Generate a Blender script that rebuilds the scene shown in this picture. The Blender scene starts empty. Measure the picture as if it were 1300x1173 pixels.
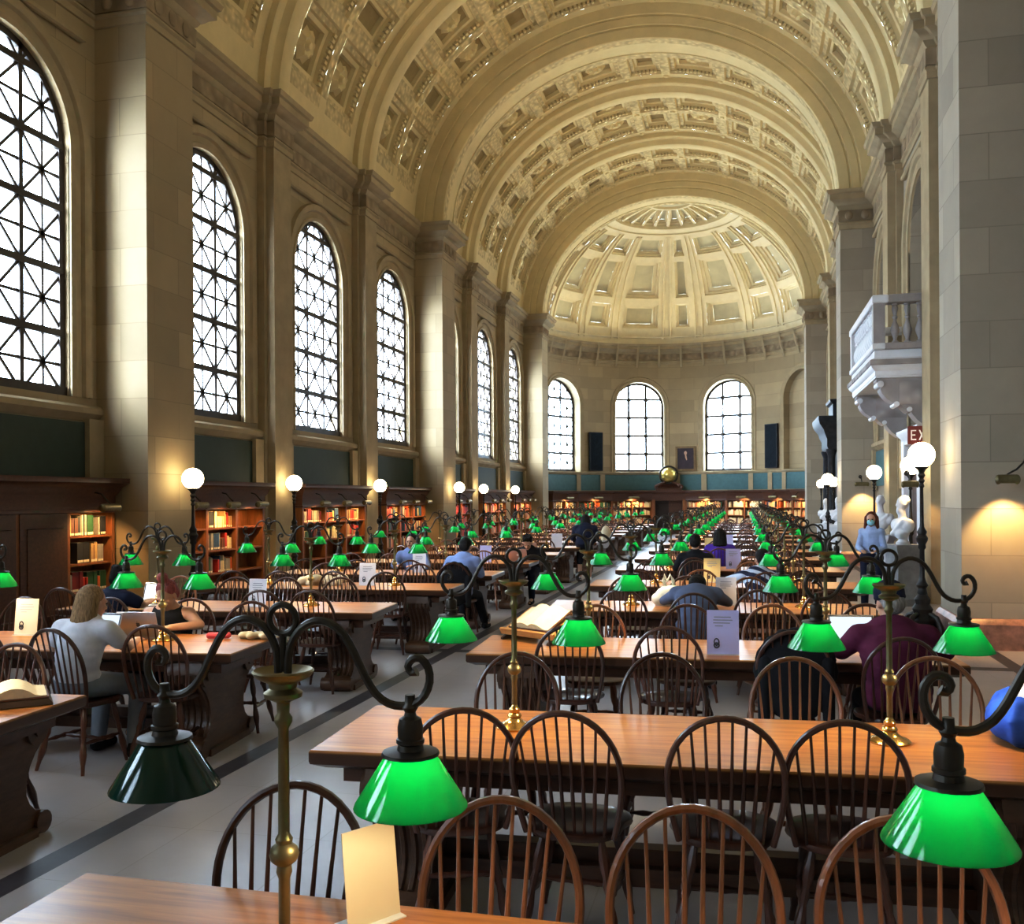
ROLL=-.006; WORLD=22.0; UP=40; UPD=40; VT='Standard'; LOOK='None'; EXPO=.1; LAMPW=13; SHELFW=34; SUNE=30; CURVE=((.2,.16),(.5,.5),(.8,.84))
import bpy, bmesh, math, random
from mathutils import Vector, Matrix
rnd = random.Random(11)
S = bpy.context.scene
COL = S.collection
PI = math.pi
# ------------------------------------------------------------------ mesh builder
class MB:
    def __init__(s):
        s.v = []; s.f = []; s.m = []; s.k = 0; s.T = None
    def add(s, vs, fs):
        b = len(s.v)
        if s.T: vs = [s.T(p) for p in vs]
        s.v += [tuple(p) for p in vs]
        s.f += [tuple(b + i for i in f) for f in fs]
        s.m += [s.k] * len(fs)
        return s
    def box(s, x0, x1, y0, y1, z0, z1):
        return s.add([(x0,y0,z0),(x1,y0,z0),(x1,y1,z0),(x0,y1,z0),(x0,y0,z1),(x1,y0,z1),(x1,y1,z1),(x0,y1,z1)],
              [(0,3,2,1),(4,5,6,7),(0,1,5,4),(1,2,6,5),(2,3,7,6),(3,0,4,7)])
    def mould(s, x0, x1, y0, y1, prof):
        vs = []; fs = []
        for o, z in prof:
            vs += [(x0-o,y0-o,z),(x1+o,y0-o,z),(x1+o,y1+o,z),(x0-o,y1+o,z)]
        n = len(prof)
        for i in range(n-1):
            for j in range(4):
                a = 4*i+j; b = 4*i+(j+1)%4
                fs.append((a,b,b+4,a+4))
        fs.append((3,2,1,0)); e = 4*(n-1); fs.append((e,e+1,e+2,e+3))
        return s.add(vs, fs)
    def lathe(s, prof, n=16, c=(0,0,0), a0=0.0, sx=1, sy=1):
        vs = []; fs = []
        for r, z in prof:
            for j in range(n):
                a = a0 + 2*PI*j/n
                vs.append((c[0]+sx*r*math.cos(a), c[1]+sy*r*math.sin(a), c[2]+z))
        m = len(prof)
        for i in range(m-1):
            for j in range(n):
                k = (j+1) % n
                fs.append((i*n+j, i*n+k, (i+1)*n+k, (i+1)*n+j))
        if prof[0][0] > 1e-6: fs.append(tuple(range(n-1,-1,-1)))
        if prof[-1][0] > 1e-6: fs.append(tuple((m-1)*n+j for j in range(n)))
        return s.add(vs, fs)
    def tube(s, pts, r, n=8, closed=False, flat=1.0):
        pts = [Vector(p) for p in pts]; m = len(pts)
        rs = r if isinstance(r, (list, tuple)) else [r]*m
        vs = []; fs = []; up = None
        for i in range(m):
            if closed: t = (pts[(i+1) % m] - pts[i-1])
            else: t = pts[min(i+1, m-1)] - pts[max(i-1, 0)]
            t.normalize()
            if up is None:
                up = Vector((0,0,1)) if abs(t.z) < .9 else Vector((1,0,0))
            u = (up - t*up.dot(t)); u.normalize(); w = t.cross(u); up = u
            for j in range(n):
                a = 2*PI*j/n
                vs.append(pts[i] + (u*math.cos(a) + w*math.sin(a)*flat)*rs[i])
        q = m if closed else m-1
        for i in range(q):
            for j in range(n):
                k = (j+1) % n; a = i*n; b = ((i+1) % m)*n
                fs.append((a+j, a+k, b+k, b+j))
        if not closed:
            fs.append(tuple(range(n-1,-1,-1))); fs.append(tuple((m-1)*n+j for j in range(n)))
        return s.add(vs, fs)
    def prism(s, poly, ax, a0, a1):
        def P(p, a):
            return {'x': (a,p[0],p[1]), 'y': (p[0],a,p[1]), 'z': (p[0],p[1],a)}[ax]
        n = len(poly)
        vs = [P(p,a0) for p in poly] + [P(p,a1) for p in poly]
        fs = [tuple(range(n-1,-1,-1)), tuple(range(n,2*n))] + [(i,(i+1)%n,n+(i+1)%n,n+i) for i in range(n)]
        return s.add(vs, fs)
    def ball(s, c, r, nu=16, nv=10, T=None):
        rx, ry, rz = r if isinstance(r, (tuple, list)) else (r,r,r)
        vs = [(c[0],c[1],c[2]-rz)]; fs = []
        for i in range(1, nv):
            p = -PI/2 + PI*i/nv
            for j in range(nu):
                a = 2*PI*j/nu
                vs.append((c[0]+rx*math.cos(p)*math.cos(a), c[1]+ry*math.cos(p)*math.sin(a), c[2]+rz*math.sin(p)))
        vs.append((c[0],c[1],c[2]+rz)); e = len(vs)-1
        for j in range(nu):
            k = (j+1) % nu
            fs.append((0, 1+k, 1+j)); fs.append((e, e-nu+j, e-nu+k))
            for i in range(nv-2):
                a = 1+i*nu; fs.append((a+j, a+k, a+nu+k, a+nu+j))
        return s.add(vs, fs)
    def cap(s, p, q, r0, r1, n=12):
        # a tapered limb with round ends
        p = Vector(p); q = Vector(q); d = q-p; L = d.length or 1e-6; t = d/L
        pts = []; rs = []
        for i in range(5):
            a = PI/2*(1-i/4); pts.append(p - t*r0*math.sin(a)); rs.append(max(r0*math.cos(a), 1e-4))
        for i in range(5):
            a = PI/2*i/4; pts.append(q + t*r1*math.sin(a)); rs.append(max(r1*math.cos(a), 1e-4))
        return s.tube(pts, rs, n)
    def mesh(s, name, mats, sharp=40):
        me = bpy.data.meshes.new(name)
        me.from_pydata(s.v, [], s.f)
        if not isinstance(mats, (list, tuple)): mats = [mats]
        for m in mats: me.materials.append(m)
        if len(mats) > 1: me.polygons.foreach_set('material_index', s.m)
        if sharp is not None:
            me.polygons.foreach_set('use_smooth', [True]*len(s.f))
            me.set_sharp_from_angle(angle=math.radians(sharp))
        me.update()
        return me
    def build(s, name, mats, parent=None, sharp=40, loc=None, rotz=None):
        o = bpy.data.objects.new(name, s.mesh(name, mats, sharp))
        COL.objects.link(o)
        if parent is not None: o.parent = parent
        if loc is not None: o.location = loc
        if rotz is not None: o.rotation_euler = (0,0,rotz)
        return o
def tag(o, label=None, cat=None, group=None, kind=None):
    if label: o['label'] = label
    if cat: o['category'] = cat
    if group: o['group'] = group
    if kind: o['kind'] = kind
    return o
def thing(name, label, cat, loc=(0,0,0), rotz=0, group=None):
    o = bpy.data.objects.new(name, None); COL.objects.link(o)
    o.location = loc; o.rotation_euler = (0,0,rotz); o.empty_display_size = .1
    return tag(o, label, cat, group)
def struct(o):
    o['kind'] = 'structure'; return o
CH = {}
def kids(o):
    return list(o.children)
def dup(root, loc, rotz, label, group=None, tilt=None):
    r = root.copy(); COL.objects.link(r)
    r.location = loc; r.rotation_euler = (0,0,rotz); r['label'] = label
    if group: r['group'] = group
    for c in kids(root):
        d = c.copy(); COL.objects.link(d); d.parent = r
        for e in kids(c):
            g = e.copy(); COL.objects.link(g); g.parent = d
    return r
ORD = ['first','second','third','fourth','fifth','sixth','seventh','eighth','ninth','tenth','eleventh','twelfth','thirteenth','fourteenth','fifteenth','sixteenth','seventeenth','eighteenth','nineteenth','twentieth']
def ordn(i):
    return ORD[i] if i < 20 else 'number %d' % (i+1)
# ------------------------------------------------------------------ materials
def nt(name):
    m = bpy.data.materials.new(name); m.use_nodes = True
    t = m.node_tree; b = t.nodes['Principled BSDF']
    return m, t, b
def N(t, kind, **kw):
    n = t.nodes.new(kind)
    for k, v in kw.items():
        if k in n.inputs: n.inputs[k].default_value = v
        else: setattr(n, k, v)
    return n
def rgba(c): return (c[0], c[1], c[2], 1)
def mat(name, col, rough=.5, metal=0.0, var=.15, scale=6.0, bump=0.0, stretch=(1,1,1), emit=None, es=0, spec=.5, coat=0, rand=0.0, detail=4):
    m, t, b = nt(name); L = t.links.new
    tc = N(t, 'ShaderNodeTexCoord'); mp = N(t, 'ShaderNodeMapping'); mp.inputs['Scale'].default_value = stretch
    L(tc.outputs['Object'], mp.inputs['Vector'])
    no = N(t, 'ShaderNodeTexNoise', Scale=scale, Detail=detail, Roughness=.6); L(mp.outputs[0], no.inputs['Vector'])
    rp = N(t, 'ShaderNodeValToRGB')
    rp.color_ramp.elements[0].position = .3; rp.color_ramp.elements[1].position = .7
    rp.color_ramp.elements[0].color = rgba([max(0, c*(1-var)) for c in col]); rp.color_ramp.elements[1].color = rgba([min(1, c*(1+var)) for c in col])
    L(no.outputs['Fac'], rp.inputs[0]); out = rp.outputs[0]
    if rand:
        oi = N(t, 'ShaderNodeObjectInfo'); hs = N(t, 'ShaderNodeHueSaturation')
        mr = N(t, 'ShaderNodeMapRange'); mr.inputs[3].default_value = 1-rand; mr.inputs[4].default_value = 1+rand
        L(oi.outputs['Random'], mr.inputs[0]); L(mr.outputs[0], hs.inputs['Value']); L(out, hs.inputs['Color']); out = hs.outputs[0]
    L(out, b.inputs['Base Color'])
    b.inputs['Roughness'].default_value = rough; b.inputs['Metallic'].default_value = metal
    b.inputs['Specular IOR Level'].default_value = spec; b.inputs['Coat Weight'].default_value = coat
    if bump:
        bp = N(t, 'ShaderNodeBump', Strength=bump, Distance=.02); L(no.outputs['Fac'], bp.inputs['Height']); L(bp.outputs[0], b.inputs['Normal'])
    if emit:
        b.inputs['Emission Color'].default_value = rgba(emit); b.inputs['Emission Strength'].default_value = es
    return m
def mat_stone(name, col, bw=1.25, bh=.56, var=.12, rough=.75, mortar=.75):
    m, t, b = nt(name); L = t.links.new
    tc = N(t, 'ShaderNodeTexCoord'); sp = N(t, 'ShaderNodeSeparateXYZ'); L(tc.outputs['Object'], sp.inputs[0])
    ad = N(t, 'ShaderNodeMath', operation='ADD'); L(sp.outputs[0], ad.inputs[0]); L(sp.outputs[1], ad.inputs[1])
    cb = N(t, 'ShaderNodeCombineXYZ'); L(ad.outputs[0], cb.inputs[0]); L(sp.outputs[2], cb.inputs[1])
    br = N(t, 'ShaderNodeTexBrick'); br.offset = .5
    br.inputs['Scale'].default_value = 1; br.inputs['Brick Width'].default_value = bw; br.inputs['Row Height'].default_value = bh
    br.inputs['Mortar Size'].default_value = .007; br.inputs['Mortar Smooth'].default_value = .3; br.inputs['Bias'].default_value = 0
    br.inputs['Color1'].default_value = rgba([c*(1-var) for c in col]); br.inputs['Color2'].default_value = rgba([min(1,c*(1+var)) for c in col])
    br.inputs['Mortar'].default_value = rgba([c*mortar for c in col])
    L(cb.outputs[0], br.inputs['Vector'])
    no = N(t, 'ShaderNodeTexNoise', Scale=1.6, Detail=8, Roughness=.65); L(tc.outputs['Object'], no.inputs['Vector'])
    mr = N(t, 'ShaderNodeMapRange'); mr.inputs[3].default_value = .86; mr.inputs[4].default_value = 1.12; L(no.outputs['Fac'], mr.inputs[0])
    mx = N(t, 'ShaderNodeVectorMath', operation='SCALE'); L(br.outputs['Color'], mx.inputs[0]); L(mr.outputs[0], mx.inputs['Scale'])
    L(mx.outputs[0], b.inputs['Base Color']); b.inputs['Roughness'].default_value = rough; b.inputs['Specular IOR Level'].default_value = .3
    bp = N(t, 'ShaderNodeBump', Strength=.25, Distance=.01); L(br.outputs['Fac'], bp.inputs['Height']); bp.invert = True
    L(bp.outputs[0], b.inputs['Normal'])
    return m
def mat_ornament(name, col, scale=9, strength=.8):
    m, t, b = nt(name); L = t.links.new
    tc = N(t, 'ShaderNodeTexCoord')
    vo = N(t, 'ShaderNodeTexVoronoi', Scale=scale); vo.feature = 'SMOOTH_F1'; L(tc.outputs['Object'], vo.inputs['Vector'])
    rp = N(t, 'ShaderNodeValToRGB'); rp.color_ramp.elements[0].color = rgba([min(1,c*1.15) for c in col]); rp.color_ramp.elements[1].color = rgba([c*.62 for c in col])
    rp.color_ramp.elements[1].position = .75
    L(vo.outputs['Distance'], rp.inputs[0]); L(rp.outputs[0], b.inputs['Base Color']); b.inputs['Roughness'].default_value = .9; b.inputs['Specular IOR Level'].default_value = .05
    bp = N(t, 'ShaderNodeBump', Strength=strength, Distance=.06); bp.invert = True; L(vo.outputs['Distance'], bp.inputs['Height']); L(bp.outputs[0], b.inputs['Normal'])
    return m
def mat_emit(name, col, st):
    m = bpy.data.materials.new(name); m.use_nodes = True; t = m.node_tree; t.nodes.clear()
    e = N(t, 'ShaderNodeEmission', Color=rgba(col), Strength=st); o = N(t, 'ShaderNodeOutputMaterial'); t.links.new(e.outputs[0], o.inputs[0])
    return m
def mat_shade(name, tr, df, gl=.12):
    m = bpy.data.materials.new(name); m.use_nodes = True; t = m.node_tree; t.nodes.clear(); L = t.links.new
    a = N(t, 'ShaderNodeBsdfTranslucent', Color=rgba(tr)); d = N(t, 'ShaderNodeBsdfDiffuse', Color=rgba(df))
    ad = N(t, 'ShaderNodeAddShader'); L(a.outputs[0], ad.inputs[0]); L(d.outputs[0], ad.inputs[1])
    g = N(t, 'ShaderNodeBsdfGlossy', Roughness=.1); fr = N(t, 'ShaderNodeLayerWeight', Blend=.25)
    mr = N(t, 'ShaderNodeMapRange'); mr.inputs[3].default_value = .035; mr.inputs[4].default_value = .3; L(fr.outputs['Facing'], mr.inputs[0])
    mx = N(t, 'ShaderNodeMixShader'); L(mr.outputs[0], mx.inputs[0]); L(ad.outputs[0], mx.inputs[1]); L(g.outputs[0], mx.inputs[2])
    o = N(t, 'ShaderNodeOutputMaterial'); L(mx.outputs[0], o.inputs[0])
    return m
def mat_glass(name):
    m = bpy.data.materials.new(name); m.use_nodes = True; t = m.node_tree; t.nodes.clear(); L = t.links.new
    a = N(t, 'ShaderNodeBsdfTransparent', Color=(.96,.98,1,1)); g = N(t, 'ShaderNodeBsdfGlossy', Roughness=.05)
    mx = N(t, 'ShaderNodeMixShader', Fac=.06); L(a.outputs[0], mx.inputs[1]); L(g.outputs[0], mx.inputs[2])
    o = N(t, 'ShaderNodeOutputMaterial'); L(mx.outputs[0], o.inputs[0])
    return m
STONE = mat_stone('limestone_blocks', (.40,.315,.195))
STONE_R = mat_stone('grey_limestone_blocks', (.385,.33,.258))
STONE_P = mat('carved_limestone', (.40,.32,.205), .75, var=.1, scale=3, bump=.1, spec=.08)
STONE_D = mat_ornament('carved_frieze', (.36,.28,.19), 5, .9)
PLASTER = mat('cream_plaster', (.66,.56,.35), .8, var=.06, scale=2, spec=.08)
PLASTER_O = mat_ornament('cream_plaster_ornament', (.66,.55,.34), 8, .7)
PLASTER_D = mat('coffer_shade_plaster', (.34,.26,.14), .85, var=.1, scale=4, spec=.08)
DOMEP = mat('dome_plaster', (.72,.64,.46), .8, var=.06, scale=2, spec=.08)
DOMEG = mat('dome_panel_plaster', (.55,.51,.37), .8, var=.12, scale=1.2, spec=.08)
GREEN = mat('dark_green_panel_paint', (.028,.05,.04), .7, var=.1)
TEAL = mat('teal_panel_paint', (.07,.16,.17), .7, var=.1)
WHITE_M = mat('white_marble', (.66,.66,.69), .45, var=.06, scale=3)
CARVED = mat_ornament('grey_white_carved_marble', (.42,.38,.37), 4.5, .9)
MARBLE_SHADED = mat('shaded_white_marble', (.33,.30,.295), .5, var=.1, scale=4)  # balcony marble with the shade of its near side put into the colour
REDM = mat('red_marble', (.34,.17,.12), .35, var=.45, scale=7, detail=8)
BLACKM = mat('black_marble', (.016,.018,.024), .5, var=.5, scale=6, spec=.25)
TABLE = mat('oak_table_top', (.42,.19,.062), .24, var=.28, scale=5, stretch=(.35,5,5), coat=.3, detail=6)
TABLE_D = mat('dark_oak', (.075,.03,.016), .35, var=.35, scale=5, stretch=(1,4,4), coat=.2)
CARVEDW = mat('carved_dark_oak', (.085,.04,.022), .4, var=.4, scale=6, stretch=(1,1,4), bump=.15)
CASE = mat('bookcase_oak', (.24,.085,.028), .4, var=.3, scale=6, stretch=(4,4,.6))
CASE_D = mat('bookcase_dark_oak', (.085,.032,.018), .4, var=.3, scale=6, stretch=(3,.6,4))
CHAIR = mat('dark_chair_wood', (.085,.028,.016), .33, var=.3, scale=8, stretch=(4,4,1), coat=.25, rand=.45)
CHAIR_L = mat('light_chair_wood', (.26,.095,.04), .33, var=.3, scale=8, stretch=(4,4,1), coat=.25, rand=.3)
BRASS = mat('aged_brass', (.21,.17,.085), .42, .8, var=.25, scale=12)
BRASS_L = mat('polished_brass', (.62,.4,.13), .2, .95, var=.15, scale=8)
BRONZE = mat('dark_bronze', (.045,.038,.03), .38, .6, var=.3, scale=12)
IRON = mat('black_iron', (.018,.016,.016), .45, .4, var=.3, scale=14)
SHADE = mat_shade('lit_green_glass', (.006,.23,.105), (.0,.04,.018))
SHADE_OFF = mat_shade('unlit_green_glass', (.002,.012,.008), (.003,.03,.02))
BULB = mat_emit('lit_bulb', (1,.86,.6), 5)
GLOBE = mat_emit('lit_globe_glass', (1,.82,.52), 14)
FRAME = mat('window_bronze', (.05,.037,.03), .5, .2, var=.2)
GLASS = mat_glass('window_glass')
PAPER = mat('white_paper', (.78,.76,.8), .6, var=.03)
PAGES = mat('book_pages', (.75,.62,.4), .7, var=.08, scale=30)
INK = mat('printed_ink', (.05,.05,.07), .6)
GREYINK = mat('grey_print', (.3,.3,.36), .6)
PAINTB = mat('black_paint', (.01,.01,.012), .4)
# floor: pale terrazzo with fine joints
def mat_floor():
    m, t, b = nt('pale_terrazzo'); L = t.links.new
    tc = N(t, 'ShaderNodeTexCoord')
    br = N(t, 'ShaderNodeTexBrick'); br.offset = 0
    for k, v in (('Scale',1),('Brick Width',.78),('Row Height',.78),('Mortar Size',.004),('Mortar Smooth',.2)): br.inputs[k].default_value = v
    br.inputs['Color1'].default_value = (.39,.37,.385,1); br.inputs['Color2'].default_value = (.42,.395,.41,1); br.inputs['Mortar'].default_value = (.34,.315,.31,1)
    L(tc.outputs['Object'], br.inputs['Vector'])
    no = N(t, 'ShaderNodeTexNoise', Scale=1.3, Detail=9, Roughness=.7); L(tc.outputs['Object'], no.inputs['Vector'])
    mr = N(t, 'ShaderNodeMapRange'); mr.inputs[3].default_value = .8; mr.inputs[4].default_value = 1.18; L(no.outputs['Fac'], mr.inputs[0])
    mx = N(t, 'ShaderNodeVectorMath', operation='SCALE'); L(br.outputs['Color'], mx.inputs[0]); L(mr.outputs[0], mx.inputs['Scale'])
    L(mx.outputs[0], b.inputs['Base Color']); b.inputs['Roughness'].default_value = .3; b.inputs['Specular IOR Level'].default_value = .5
    return m
FLOORM = mat_floor()
STRIPE = mat('dark_marble_stripe', (.045,.042,.055), .42, var=.25, scale=9)
# ------------------------------------------------------------------ hall dimensions (metres; x across, y down the hall, z up)
PX, WX = 5.55, 6.42          # pier face, wall face
P0, PER, T = 12.25, 14.135, 1.223
ZN, ZC = 8.91, 9.9           # top of shafts, springing
AE = 41.75                   # start of apse
PILH = .47
PIERS = [P0+PER*k for k in (-1,0,1,2)]
PILS = [p+T/2+PER*f for p in PIERS[:3] for f in (1/3,2/3)]
BAYS = []
for p in PIERS[:3]:
    a = p+T; q1 = p+T/2+PER/3; q2 = p+T/2+2*PER/3
    BAYS += [(a,q1-PILH),(q1+PILH,q2-PILH),(q2+PILH,p+PER)]
REAR = -6.6
# ---- floor
mb = MB()
xs = [-8,-.509,-.347,5.74,5.9,8]; ys = [REAR-.4,10.78,10.98,24.92,25.12,39.05,39.25,50]
for i in range(len(xs)-1):
    for j in range(len(ys)-1):
        mb.k = 1 if (i in (1,3) or j in (1,3,5)) else 0
        x0,x1,y0,y1 = xs[i],xs[i+1],ys[j],ys[j+1]
        mb.add([(x0,y0,0),(x1,y0,0),(x1,y1,0),(x0,y1,0)],[(0,1,2,3)])
struct(mb.build('floor', [FLOORM, STRIPE]))
# ---- walls with arched openings
def maps(side):
    if side == 'left': return lambda u,z,d: (-WX-d, u, z)
    if side == 'right': return lambda u,z,d: (WX+d, u, z)
    R = 6.4
    return lambda u,z,d: ((R+d)*math.sin(u/R), AE+(R+d)*math.cos(u/R), z)
def arch_path(uc, hw, zb, zs, n=20, closed=True):
    p = [((uc-hw,zb),(-1,0)),((uc-hw,zs),(-1,0))]
    for i in range(1,n):
        a = PI - PI*i/n
        p.append(((uc+hw*math.cos(a), zs+hw*math.sin(a)),(math.cos(a),math.sin(a))))
    p += [((uc+hw,zs),(1,0)),((uc+hw,zb),(1,0))]
    return p
def wall_strip(mb, mp, u0, u1, z0, z1, hole=None, n=6, reveal=.3):
    if hole is None:
        us = [u0+(u1-u0)*i/n for i in range(n+1)]
        for a,b in zip(us,us[1:]):
            mb.add([mp(a,z0,0),mp(b,z0,0),mp(b,z1,0),mp(a,z1,0)],[(0,1,2,3)])
        return
    uc,hw,zb,zs = hole
    us = [u0+(uc-hw-u0)*i/n for i in range(n+1)]
    ui = [uc-hw*math.cos(PI*i/20) for i in range(21)]
    ue = [uc+hw+(u1-uc-hw)*i/n for i in range(n+1)]
    for L in (us,ue):
        for a,b in zip(L,L[1:]):
            if b-a > 1e-6: mb.add([mp(a,z0,0),mp(b,z0,0),mp(b,z1,0),mp(a,z1,0)],[(0,1,2,3)])
    h = lambda u: zs+math.sqrt(max(0,hw*hw-(u-uc)**2))
    for a,b in zip(ui,ui[1:]):
        mb.add([mp(a,z0,0),mp(b,z0,0),mp(b,zb,0),mp(a,zb,0)],[(0,1,2,3)])
        mb.add([mp(a,h(a),0),mp(b,h(b),0),mp(b,z1,0),mp(a,z1,0)],[(0,1,2,3)])
    pa = arch_path(uc,hw,zb,zs); pa.append(pa[0])
    for (p,_),(q,_) in zip(pa,pa[1:]):
        mb.add([mp(p[0],p[1],0),mp(q[0],q[1],0),mp(q[0],q[1],reveal),mp(p[0],p[1],reveal)],[(0,1,2,3)])
def arch_mould(mb, mp, hole, prof):
    uc,hw,zb,zs = hole; pa = arch_path(uc,hw,zb,zs)
    vs = [mp(p[0]+n[0]*o, p[1]+n[1]*o, d) for p,n in pa for o,d in prof]
    k = len(prof); fs = []
    for i in range(len(pa)-1):
        for j in range(k-1):
            fs.append((i*k+j,(i+1)*k+j,(i+1)*k+j+1,i*k+j+1))
    mb.add(vs,fs)
def bar(mb, mp, a, b, w, d0, d1):
    dx,dz = b[0]-a[0], b[1]-a[1]; L = math.hypot(dx,dz)
    if L < 1e-4: return
    nx,nz = -dz/L*w/2, dx/L*w/2
    c = [(a[0]+nx,a[1]+nz),(a[0]-nx,a[1]-nz),(b[0]-nx,b[1]-nz),(b[0]+nx,b[1]+nz)]
    vs = [mp(p[0],p[1],d0) for p in c]+[mp(p[0],p[1],d1) for p in c]
    mb.add(vs,[(0,1,2,3),(7,6,5,4),(0,4,5,1),(1,5,6,2),(2,6,7,3),(3,7,4,0)])
WN = [0]
def window(mp, hole, dg, style):
    uc,hw,zb,zs = hole; WN[0] += 1
    root = thing('window_%d' % WN[0], None, None); struct(root)
    inside = lambda u,z: abs(u-uc) < hw and z > zb and (z < zs or (u-uc)**2+(z-zs)**2 < hw*hw)
    def clip(a,b,n=60):
        ts = [i/n for i in range(n+1) if inside(a[0]+(b[0]-a[0])*i/n, a[1]+(b[1]-a[1])*i/n)]
        if len(ts) < 2: return None
        f = lambda t: (a[0]+(b[0]-a[0])*t, a[1]+(b[1]-a[1])*t)
        return f(ts[0]),f(ts[-1])
    fr = MB(); pa = arch_path(uc,hw,zb,zs)
    k = 3; prof = [(.02,-.03),(-.1,-.03),(-.1,.06)]
    vs = [mp(p[0]+n[0]*o,p[1]+n[1]*o,dg+d) for p,n in pa for o,d in prof]
    fr.add(vs,[(i*k+j,(i+1)*k+j,(i+1)*k+j+1,i*k+j+1) for i in range(len(pa)-1) for j in range(k-1)])
    bar(fr,mp,(uc-hw,zb+.06),(uc+hw,zb+.06),.14,dg-.06,dg+.04)
    cols = [uc-hw+2*hw*i/3 for i in range(4)]
    rh = .9 if style == 'lattice' else .92
    rows = [zb+rh*i for i in range(1,6)]
    for u in cols[1:3]:
        c = clip((u,zb),(u,zs+hw+.1),200)
        bar(fr,mp,c[0],c[1],.075 if style=='lattice' else .1,dg-.03,dg+.03)
    for z in rows:
        c = clip((uc-hw,z),(uc+hw,z),200)
        if c: bar(fr,mp,c[0],c[1],.1 if style=='lattice' else .1,dg-.04,dg+.03)
    o = fr.build('window_frame',FRAME,root,None)
    la = MB()
    zz = [zb]+rows
    for i in range(3):
        u0,u1 = cols[i],cols[i+1]; um = (u0+u1)/2
        for z in zz:
            zm = z+rh/2
            if style == 'lattice':
                for a,b in (((u0,z),(u1,z+rh)),((u0,z+rh),(u1,z)),((um,z),(um,z+rh)),((u0,zm),(u1,zm))):
                    c = clip(a,b)
                    if c: bar(la,mp,c[0],c[1],.042,dg-.012,dg+.012)
    if style != 'lattice':
        for z in rows:
            for u in cols[1:3]+[cols[0]+.04,cols[3]-.04]:
                if inside(u,z): 
                    for ang in (0,PI/4): 
                        bar(la,mp,(u-.1*math.cos(ang),z-.1*math.sin(ang)),(u+.1*math.cos(ang),z+.1*math.sin(ang)),.17,dg-.05,dg-.02)
        for i in range(3):
            um = (cols[i]+cols[i+1])/2
            for z in zz:
                for du in (-.22,0,.22):
                    for dz in (.46,):
                        if inside(um+du,z+dz+.05): bar(la,mp,(um+du-.02,z+dz),(um+du+.02,z+dz),.04,dg-.03,dg-.01)
    la.build('window_lattice',FRAME,root,None)
    g = MB()
    pts = [p for p,_ in arch_path(uc,hw,zb,zs)]
    g.add([mp(p[0],p[1],dg) for p in pts],[tuple(range(len(pts)))])
    g.build('window_glass',GLASS,root,None)
    return root
ARCH_PROF = [(0,.02),(0,-.03),(.07,-.05),(.09,-.02),(.2,-.03),(.23,-.08),(.3,-.1),(.36,-.09),(.38,0)]
HW, ZB, ZS = 1.25, 3.35, 6.93
for side in ('left','right'):
    mp = maps(side); mb = MB(); ar = MB()
    allb = [(REAR,-1.9)]+BAYS
    u = REAR-.4
    for i,(a,b) in enumerate(allb):
        if a > u: wall_strip(mb,mp,u,a,0,10.4,None,1)
        uc = (a+b)/2; hole = (uc,HW,ZB,ZS)
        if side == 'left':
            wall_strip(mb,mp,a,b,0,10.4,hole,1,.16)
            arch_mould(ar,mp,hole,ARCH_PROF)
            window(mp,hole,.12,'lattice')
        elif b > 0:
            h2 = (uc,1.3,.02 if (i % 3 == 2) else 3.2,6.95)
            wall_strip(mb,mp,a,b,0,10.4,h2,1,.45)
            arch_mould(ar,mp,h2,ARCH_PROF)
            pts = [p for p,_ in arch_path(*h2)]
            mb.add([mp(p[0],p[1],.45) for p in pts],[tuple(range(len(pts)))])
        else:
            wall_strip(mb,mp,a,b,0,10.4,None,1)
        u = b
    wall_strip(mb,mp,u,AE+.02,0,10.4,None,1)
    struct(mb.build('wall_'+side, STONE if side=='left' else STONE_R, sharp=30))
    struct(ar.build('trim_'+('1' if side=='left' else '2'), STONE_P))
# ---- apse wall
mp = maps('apse'); RA = 6.4; D2 = PI/180*RA
mb = MB(); ar = MB()
cents = [-60,-19,21,61]
edges = [-90,-40,1,41,90]
APH = (1.25,3.13,6.42)
for i,c in enumerate(cents):
    hole = (c*D2,APH[0],APH[1],APH[2])
    wall_strip(mb,mp,edges[i]*D2,edges[i+1]*D2,0,10.2,hole,8,.5 if i < 3 else .3)
    arch_mould(ar,mp,hole,[(0,0),(0,-.04),(.1,-.06),(.13,-.02),(.24,-.04),(.27,0)])
    if i < 3: window(mp,hole,.48,'lattice' if i == 0 else 'grid')
    else:
        pts = [p for p,_ in arch_path(*hole)]
        mb.add([mp(p[0],p[1],.3) for p in pts],[tuple(range(len(pts)))])
struct(mb.build('wall_far', STONE, sharp=30)); struct(ar.build('trim_3', STONE_P))
# apse mouldings: sill band, green panels, entablature
def ring(mb, prof, a0, a1, n=60):
    k = len(prof); vs = []; fs = []
    for i in range(n+1):
        a = math.radians(a0+(a1-a0)*i/n)
        for o,z in prof: vs.append(((RA-o)*math.sin(a), AE+(RA-o)*math.cos(a), z))
    for i in range(n):
        for j in range(k-1): fs.append((i*k+j,(i+1)*k+j,(i+1)*k+j+1,i*k+j+1))
    mb.add(vs,fs)
mb = MB(); ring(mb,[(0,2.98),(.05,3.0),(.1,3.06),(.1,3.12),(0,3.14)],-90,90)
mb.k = 1; ring(mb,[(.015,2.2),(.02,2.22),(.02,2.96),(.015,2.98)],-90,90)
mb.k = 0
for a in (-82,-50,-37,-8,-2,10,32,42,50,72,84):
    ring(mb,[(.02,2.0),(.06,2.0),(.06,3.0),(.02,3.0)],a-1.2,a+1.2,2)
struct(mb.build('trim_4', [STONE_P,TEAL]))
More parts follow.
